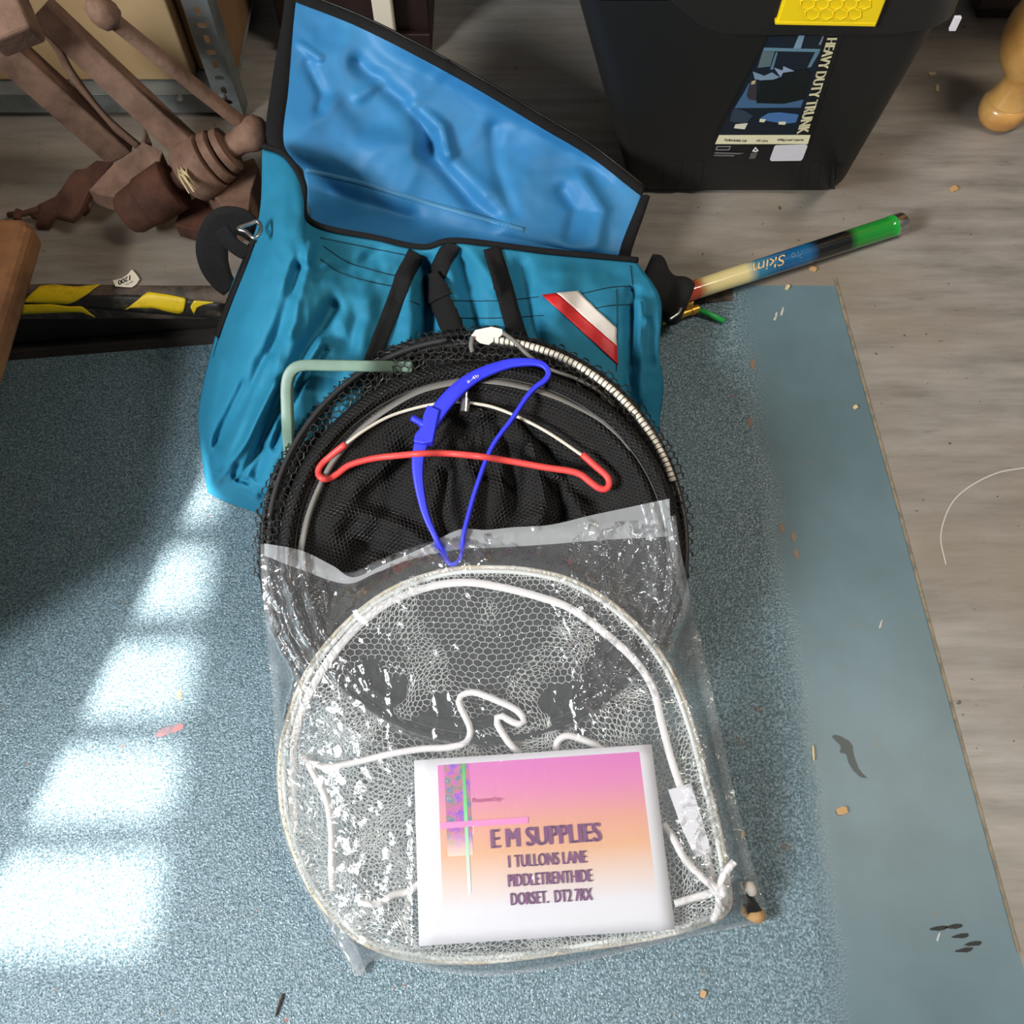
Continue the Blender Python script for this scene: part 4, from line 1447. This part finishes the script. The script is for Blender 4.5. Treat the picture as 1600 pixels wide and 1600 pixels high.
ln = thing('landing_net', 'white mesh landing net head on a cream ring, sealed in the clear bag', 'landing net', G(770, 1200, 0))
RING = [(762, 887), (690, 893), (610, 922), (540, 975), (480, 1050), (446, 1140), (438, 1200), (443, 1270), (460, 1330), (490, 1395), (540, 1452), (600, 1487), (680, 1502), (780, 1500), (900, 1484), (1010, 1466), (1100, 1444), (1138, 1418), (1136, 1370), (1124, 1300), (1104, 1220), (1080, 1130), (1044, 1042), (985, 968), (910, 915), (840, 893)]
RQ = smooth_path(RING, 160, True)
tube('ring', [G(x, y, hw(x, y)) for x, y in RQ], 0.0034, M_WRING, ln, 10, True)
RQ2 = [(x + (780 - x) * 0.018, y + (1190 - y) * 0.018) for x, y in RQ]
tube('ring_sleeve', [G(x, y, hw(x, y) + 0.003) for x, y in RQ2], 0.0028, M_NETW, ln, 8, True)
RP = [tuple(q) for q in RQ]


def in_poly(x, y, P=RP):
    c = False
    j = len(P) - 1
    for i in range(len(P)):
        xi, yi = P[i]
        xj, yj = P[j]
        if (yi > y) != (yj > y) and x < (xj - xi) * (y - yi) / (yj - yi) + xi:
            c = not c
        j = i
    return c


def net_h(px, py, off=0.0, seed=0.0):
    r = polar(px, py, 335, 305, 780, 1195)
    return max(0.010, hw(px, py) - 0.022 * sst(1.0, 0.7, r) + 0.008 * nz(px / 55, py / 55, seed) + off)


hexnet('net_mesh', 10.5, lambda x, y: in_poly(x, y), lambda x, y: net_h(x, y, 0.0, 1.0), 0.0009, M_NETW, ln, (430, 880, 1150, 1510), 2.0, 16, sx=1.15, seed=1.0)
hexnet('net_mesh', 8.5, lambda x, y: in_poly(x, y) and (y > 1150 + 70 * nz(x / 120, y / 90, 3) - (80 if x < 560 else 0)), lambda x, y: net_h(x, y, 0.008, 6.0), 0.00095, M_NETW, ln, (430, 880, 1150, 1510), 3.0, 30, seed=6.0, rot=0.6)
hexnet('net_mesh', 8, lambda x, y: in_poly(x, y) and (nz(x / 85, y / 110, 8) > 0.12 or (x < 640 and y > 1180)), lambda x, y: net_h(x, y, 0.013, 12.0), 0.0009, M_NETW, ln, (430, 880, 1150, 1510), 3.0, 40, seed=12.0, rot=1.1)
rim_in = [(x + (785 - x) * f, y + (1185 - y) * f) for x, y in RP for f in (0.05,)]
hexnet('net_mesh', 7, lambda x, y: in_poly(x, y) and not in_poly(x, y, rim_in), lambda x, y: hw(x, y) + 0.004, 0.0012, M_NETW, ln, (430, 880, 1150, 1510), 2.0, 4, seed=15.0)
WT = lambda o: (lambda x, y: G(x, y, hw(x, y) + o))
strip('white_tape', [(462, 1300), (457, 1230), (460, 1160), (476, 1100), (505, 1045), (548, 990), (600, 946), (660, 920), (722, 910), (780, 917), (840, 932), (890, 950), (940, 985), (990, 1030), (1020, 1075), (1034, 1130), (1050, 1190), (1078, 1270), (1104, 1340), (1122, 1400)], 12, WT(0.004), M_ROPE, ln, 140, 0.0012)
for path in ([(470, 1186), (510, 1198), (560, 1190), (610, 1178), (660, 1170), (700, 1168), (728, 1160), (735, 1140), (726, 1118), (717, 1098), (722, 1086), (742, 1082), (775, 1094), (805, 1108), (818, 1122), (816, 1132), (800, 1128), (782, 1118), (776, 1128), (788, 1150), (800, 1166), (812, 1178)],
             [(868, 1172), (872, 1158), (884, 1150), (900, 1152), (925, 1162), (948, 1176)],
             [(474, 1180), (490, 1208), (510, 1250), (518, 1300), (518, 1350), (520, 1390)],
             [(560, 1410), (590, 1412), (615, 1398), (640, 1392), (656, 1380)],
             [(1036, 1288), (1052, 1310), (1070, 1342), (1096, 1370), (1124, 1392)],
             [(1054, 1412), (1086, 1402), (1122, 1392)],
             [(1124, 1394), (1122, 1420), (1114, 1440)], [(1124, 1394), (1130, 1368), (1148, 1346)]):
    Q = smooth_path(path, 60)
    tube('draw_cord', [G(x, y, net_h(x, y, 0.014, 1.0) + 0.003) for x, y in Q], 0.0042, M_ROPE, ln, 8)
kn = G(1126, 1392, net_h(1126, 1392, 0.016, 1.0))
lathe('cord_knot', kn + Vector((0, -0.008, 0)), kn + Vector((0, 0.02, 0)), [(0, 0.003), (0.003, 0.0075), (0.008, 0.0085), (0.013, 0.0075), (0.016, 0.003)], M_ROPE, ln, 14)
pt = plate('paper_tag', [(1044, 1234), (1080, 1224), (1094, 1270), (1112, 1332), (1086, 1340), (1064, 1290)], 0, 0.001, M_PAPER, ln, lambda x, y, z: G(x, y, hw(x, y) + 0.010), 0.0)
pt['label'] = 'blank white paper tag'
tube('dark_handle_tube', [G(1148, 1380, 0.03), G(1165, 1412, 0.022), G(1184, 1428, 0.018)], [0.010, 0.012, 0.007], M_RINGK, ln, 10)
lathe('toggle', G(1168, 1378, 0.04), G(1176, 1396, 0.036), [(0, 0.002), (0.002, 0.005), (0.008, 0.0062), (0.014, 0.005), (0.016, 0.002)], M_WHITECLOTH, ln, 12)
lathe('cork_stub', G(1168, 1424, 0.022), G(1192, 1434, 0.014), [(0, 0.007), (0.008, 0.009), (0.016, 0.0085), (0.021, 0.004)], M_TAN, ln, 14)

# ================================================================== PRINTED CARD
CQ = [(647, 1188), (1018, 1163), (1055, 1452), (655, 1478)]
ch = lambda x, y: 0.112 - 0.055 * (y - 1165) / 310.0
CP = lambda l: (lambda x, y: G(x, y, ch(x, y) + l))
V = []
for j in range(14):
    for i in range(18):
        x, y = bil(CQ, i / 17, j / 13)
        V.append(G(x, y, ch(x, y)))
card = build('printed_card', V, grid_faces(14, 18), M_PAPER, None, solid=0.0006, offset=-1)
tag(card, 'white supplier card printed with a pink and orange panel, on the white net', 'card')


def cq(u0, v0, u1, v1):
    return [bil(CQ, u0, v0), bil(CQ, u1, v0), bil(CQ, u1, v1), bil(CQ, u0, v1)]


def sheet(name, u0, v0, u1, v1, lift, m, uvs=True):
    V, U = [], []
    for j in range(14):
        for i in range(18):
            a, b = i / 17, j / 13
            x, y = bil(CQ, u0 + (u1 - u0) * a, v0 + (v1 - v0) * b)
            V.append(G(x, y, ch(x, y) + lift))
            U.append((a, b))
    return build(name, V, grid_faces(14, 18), m, card, uv=U)


t = NT('card gradient print')
uvn = t.n('ShaderNodeUVMap')
sp = t.n('ShaderNodeSeparateXYZ')
t.put(sp.inputs[0], uvn.outputs[0])
t.put(t.b.inputs['Base Color'], t.ramp(sp.outputs[1], [(0.0, lin(210, 104, 176)), (0.2, lin(216, 122, 168)), (0.42, lin(220, 152, 132)), (0.62, lin(224, 168, 128)), (0.8, lin(224, 196, 182)), (1.0, lin(222, 218, 222))]))
t.b.inputs['Roughness'].default_value = 0.5
M_GRAD = t.m
sheet('print_panel', 0.098, 0.035, 0.945, 0.82, 0.0007, M_GRAD)
t = NT('card paint stripe')
uvn = t.n('ShaderNodeUVMap')
sp = t.n('ShaderNodeSeparateXYZ')
t.put(sp.inputs[0], uvn.outputs[0])
cc = t.ramp(t.noise(75, 3, 0.6), [(0.3, lin(88, 60, 190)), (0.42, lin(150, 80, 190)), (0.5, lin(200, 90, 150)), (0.56, lin(150, 120, 90)), (0.63, lin(60, 110, 170)), (0.72, lin(190, 170, 70))])
t.put(t.b.inputs['Base Color'], t.mix(t.ramp(sp.outputs[1], [(0.72, W(0)), (1.0, W(1))]), cc, lin(242, 206, 184)))
M_STRIPE = t.m
sheet('paint_stripe', 0.125, 0.035, 0.228, 0.53, 0.0010, M_STRIPE)
t = NT('card green line')
uvn = t.n('ShaderNodeUVMap')
sp = t.n('ShaderNodeSeparateXYZ')
t.put(sp.inputs[0], uvn.outputs[0])
t.put(t.b.inputs['Base Color'], t.ramp(sp.outputs[1], [(0.0, lin(60, 170, 70)), (0.4, lin(110, 220, 130)), (0.7, lin(190, 226, 200)), (1.0, lin(236, 228, 226))]))
sheet('green_line', 0.199, 0.035, 0.213, 0.74, 0.0013, t.m)
sheet('pink_bar', 0.1, 0.345, 0.46, 0.378, 0.0016, mat('pink bar', lin(232, 132, 192), 0.5))
text('small_lettering', 'Presented by:-', cq(0.236, 0.225, 0.362, 0.256), CP(0.0022), M_PINKT, card, 0.005)
text('lettering', 'E M SUPPLIES', cq(0.305, 0.40, 0.748, 0.502), CP(0.0022), M_PURPLE, card, 0.009)
text('lettering', '1 TULLONS LANE', cq(0.368, 0.545, 0.682, 0.612), CP(0.0022), M_PURPLE, card, 0.006)
sheet('numeral_flag', 0.3655, 0.553, 0.3725, 0.568, 0.0022, M_PURPLE)
text('lettering', 'PIDDLETRENTHIDE', cq(0.362, 0.648, 0.696, 0.714), CP(0.0022), M_PURPLE, card, 0.006)
text('lettering', 'DORSET.  DT2 7RX', cq(0.368, 0.748, 0.690, 0.815), CP(0.0022), M_PURPLE, card, 0.006)

# ================================================================== CLEAR BAG
pb_ = thing('plastic_bag', 'clear crinkled polythene bag around the white net and printed card', 'plastic bag', G(780, 1190, 0))
LEFT = [(413, 850), (416, 920), (424, 1010), (432, 1100), (436, 1190), (442, 1270), (456, 1330), (480, 1385), (520, 1450), (560, 1524)]
BOT = [(560, 1524), (578, 1498), (620, 1500), (690, 1516), (770, 1521), (860, 1510), (960, 1488), (1070, 1462), (1140, 1448), (1193, 1437)]
RIGHT = [(1048, 806), (1058, 870), (1078, 960), (1098, 1050), (1118, 1140), (1138, 1230), (1160, 1320), (1180, 1392), (1193, 1437)]
TOP_F = [(413, 862), (470, 884), (540, 906), (590, 888), (650, 866), (720, 852), (770, 850), (850, 845), (940, 838), (1048, 832)]
TOP_B = [(413, 849), (470, 860), (520, 884), (552, 902), (600, 882), (660, 856), (716, 828), (760, 828), (800, 824), (860, 820), (920, 806), (985, 792), (1046, 779)]


def coons(top, bot, left, right, nu, nv):
    T, Bt, Lf, Rt = arc(cat(top, 200), nu), arc(bot, nu), arc(cat(left, 200), nv), arc(cat(right, 200), nv)
    Lf[0], Rt[0] = T[0], T[-1]
    out = np.zeros((nv, nu, 2))
    for j in range(nv):
        v = j / (nv - 1)
        for i in range(nu):
            u = i / (nu - 1)
            out[j, i] = (1 - v) * T[i] + v * Bt[i] + (1 - u) * Lf[j] + u * Rt[j] - ((1 - u) * (1 - v) * T[0] + u * (1 - v) * T[-1] + (1 - u) * v * Bt[0] + u * v * Bt[-1])
    return out


def back_h(x, y):
    r = polar(x, y, 346, 342, 742, 858)
    base = 0.004
    if r < 1.06:
        base = max(base, (max(fine_h(x, y) + 0.004, hplane(y) + 0.014)) * sst(1.06, 0.99, r) + 0.004)
    return base


def crumple(x, y, s=0.0):
    a = 1 - abs(nz(x / 38, y / 46, 11 + s)) * 2
    b = 1 - abs(nz(x / 17, y / 22, 17 + s)) * 2
    k = 0.15 + 0.85 * sst(0.0, 0.5, 0.8 * nz(x / 150, y / 150, 5) + 0.55 * sst(820, 960, x) * sst(1180, 1050, y) + 0.35 * sst(540, 480, x) + 0.25 * sst(1060, 1100, x))
    return (0.011 * a ** 3 + 0.006 * b ** 3 + 0.0015 * nz(x / 8, y / 8, 3)) * k


RA = np.array(RP[::2] + [RP[0]])
RA0, RAd = RA[:-1], RA[1:] - RA[:-1]


def ring_out(x, y):
    if in_poly(x, y, RP[::2]):
        return 0.0
    P = np.array((x, y)) - RA0
    t = np.clip((P * RAd).sum(1) / (RAd ** 2).sum(1), 0, 1)
    q = P - RAd * t[:, None]
    return float(np.sqrt((q ** 2).sum(1).min()))


def front_h(x, y, u, v):
    e = min(u, 1 - u, 1 - v) / 0.03
    lo = back_h(x, y) + 0.003
    d = ring_out(x, y)
    up = max(lo + 0.004, hw(x, y) + 0.011 + 0.008 * sst(0, 0.2, min(u, 1 - u)))
    h = lo + (up - lo) * sst(46, 6, d) * min(1.0, 0.6 + e)
    h += 0.006 * sst(0, 0.06, v) * sst(0, 1, e)
    flat = 1.0
    if 640 < x < 1062 and 1155 < y < 1485:
        h = max(h, ch(x, y) + 0.008)
        flat = 0.12
    return h + max(-0.001, crumple(x, y)) * flat * min(1, e * 2 + 0.3)


nu, nv = 190, 190
Cg = coons(TOP_F, BOT, LEFT, RIGHT, nu, nv)
V = []
for j in range(nv):
    for i in range(nu):
        x, y = Cg[j, i]
        V.append(G(x, y, max(0.003, front_h(x, y, i / (nu - 1), j / (nv - 1)))))
build('front_sheet', V, grid_faces(nv, nu), M_FILM, pb_)
nu, nv = 90, 90
Cg = coons(TOP_B, BOT, LEFT, RIGHT, nu, nv)
V = []
for j in range(nv):
    for i in range(nu):
        x, y = Cg[j, i]
        V.append(G(x, y, back_h(x, y) + 0.3 * max(0, crumple(x, y, 7))))
build('back_sheet', V, grid_faces(nv, nu), M_FILMB, pb_)
# milky open mouth of the bag, the strip between the two edges
nu = 120
Tb, Tf = arc(cat(TOP_B, 200), nu), arc(cat(TOP_F, 200), nu)
V = []
for j in range(12):
    q = j / 11
    for i in range(nu):
        x, y = Tb[i] * (1 - q) + (Tf[i] + np.array([0, 6])) * q
        V.append(G(x, y, back_h(x, y) + 0.010 + 0.15 * max(0, crumple(x, y, 3))))
o = build('bag_mouth', V, grid_faces(12, nu), M_FILMH, pb_)
o['label'] = 'milky folded mouth of the bag'
# sealed edges
EH = lambda x, y: G(x, y, back_h(x, y) + 0.005 + 0.3 * max(0.0, crumple(x, y)))
for P, w in ((LEFT, 12), (RIGHT, 15), (BOT, 9)):
    V, F = strip_mesh(P, w, EH, 120)
    build('sealed_edge', V, F, M_FILME, pb_)
# loose corner at the lower left
V = []
for j in range(20):
    q = j / 19
    for i in range(12):
        u = i / 11
        x = (470 + 80 * u) * (1 - q) + (552 + 22 * u) * q
        y = (1368 + 92 * u) * (1 - q) + (1514 + 10 * u) * q
        V.append(G(x, y, 0.02 * (1 - q) + 0.006 + 0.02 * abs(nz(x / 12, y / 30, 2)) * math.sin(q * 3)))
build('crumpled_corner', V, grid_faces(20, 12), M_FILMH, pb_)

# ================================================================== TICKET + DEBRIS
TP = [(176, 438), (190, 435), (199, 429), (206, 421), (212, 427), (218, 436), (213, 444), (206, 449), (180, 447)]
o = plate('lot_ticket', TP, 0.0042, 0.0006, M_TAG, None, Z, 0)
tag(o, 'cream lot ticket numbered 1200 on the worn step edge', 'ticket')
text('lettering', '1200', [(203, 443 - 5.0), (186, 446), (184, 438.5), (203.5, 430)], lambda x, y: Z(x, y, 0.0046), M_INK, o, 0.02)
text('small_lettering', 'Lot No.', [(208.5, 441), (196, 447), (195, 444.5), (207, 438.5)], lambda x, y: Z(x, y, 0.0046), M_INK, o)


def chip(px, py, ang, l, w, m, lab, cat_='chip', name='wood_chip', grp=None, pl=G):
    c = pl(px, py, 0.0)
    ca, sa = math.cos(ang), math.sin(ang)
    P = [(-l / 2, -w / 3), (-l / 5, -w / 2), (l / 2.4, -w / 2.2), (l / 2, w / 4), (l / 6, w / 2), (-l / 2.2, w / 2.6)]
    top = []
    for x, y in P:
        X, Y = c.x + x * ca - y * sa, c.y + x * sa + y * ca
        top.append((X, Y, (fz(X) if pl is G else 0) + 0.003))
    V, F = prism_mesh(top, (0, 0, -0.0025))
    o = build(name, V, F, m, None, smooth=False)
    tag(o, lab, cat_, grp)
    return o


chip(1456, 117, 0.1, 0.014, 0.007, M_CHIP, 'upper of two pale flakes between the trunk and the turned leg', pl=Z)
chip(1464, 139, 1.3, 0.019, 0.006, M_CHIP, 'lower of two pale flakes between the trunk and the turned leg', pl=Z)
chip(1490, 296, 0.6, 0.014, 0.011, M_TAN, 'tan wood chip on the grey floor right of the trunk', pl=Z)
chip(1336, 637, 0.6, 0.007, 0.006, M_CHIP, 'small pale crumb on the smooth blue strip')
chip(1270, 1177, 1.5, 0.019, 0.0022, M_CHIP, 'thin straw sliver on the blue floor right of the clear bag')
chip(1270, 405 + 16, -0.4, 0.012, 0.008, M_TAN, 'pinkish crumb on the grey floor under the pole', pl=Z)
chip(1230, 450, 1.0, 0.010, 0.006, M_CHIP, 'pale crumb on the blue floor under the pole')
chip(1098, 461 + 40, 0.3, 0.0, 0.0, M_CHIP, 'x') if False else None
chip(437, 1570, 1.3, 0.024, 0.0022, M_RUST2, 'thin dark splinter on the blue floor near the lower frame edge')
chip(1098, 1553, 1.2, 0.008, 0.006, M_TAN, 'brown crumb on the blue floor below the clear bag')
chip(1315, 1267, 0.3, 0.013, 0.009, M_TAN, 'tan crumb on the blue floor below the dark stain')
chip(1160, 1304, 1.4, 0.007, 0.004, M_CHIP, 'tiny pale crumb beside the right edge of the clear bag')
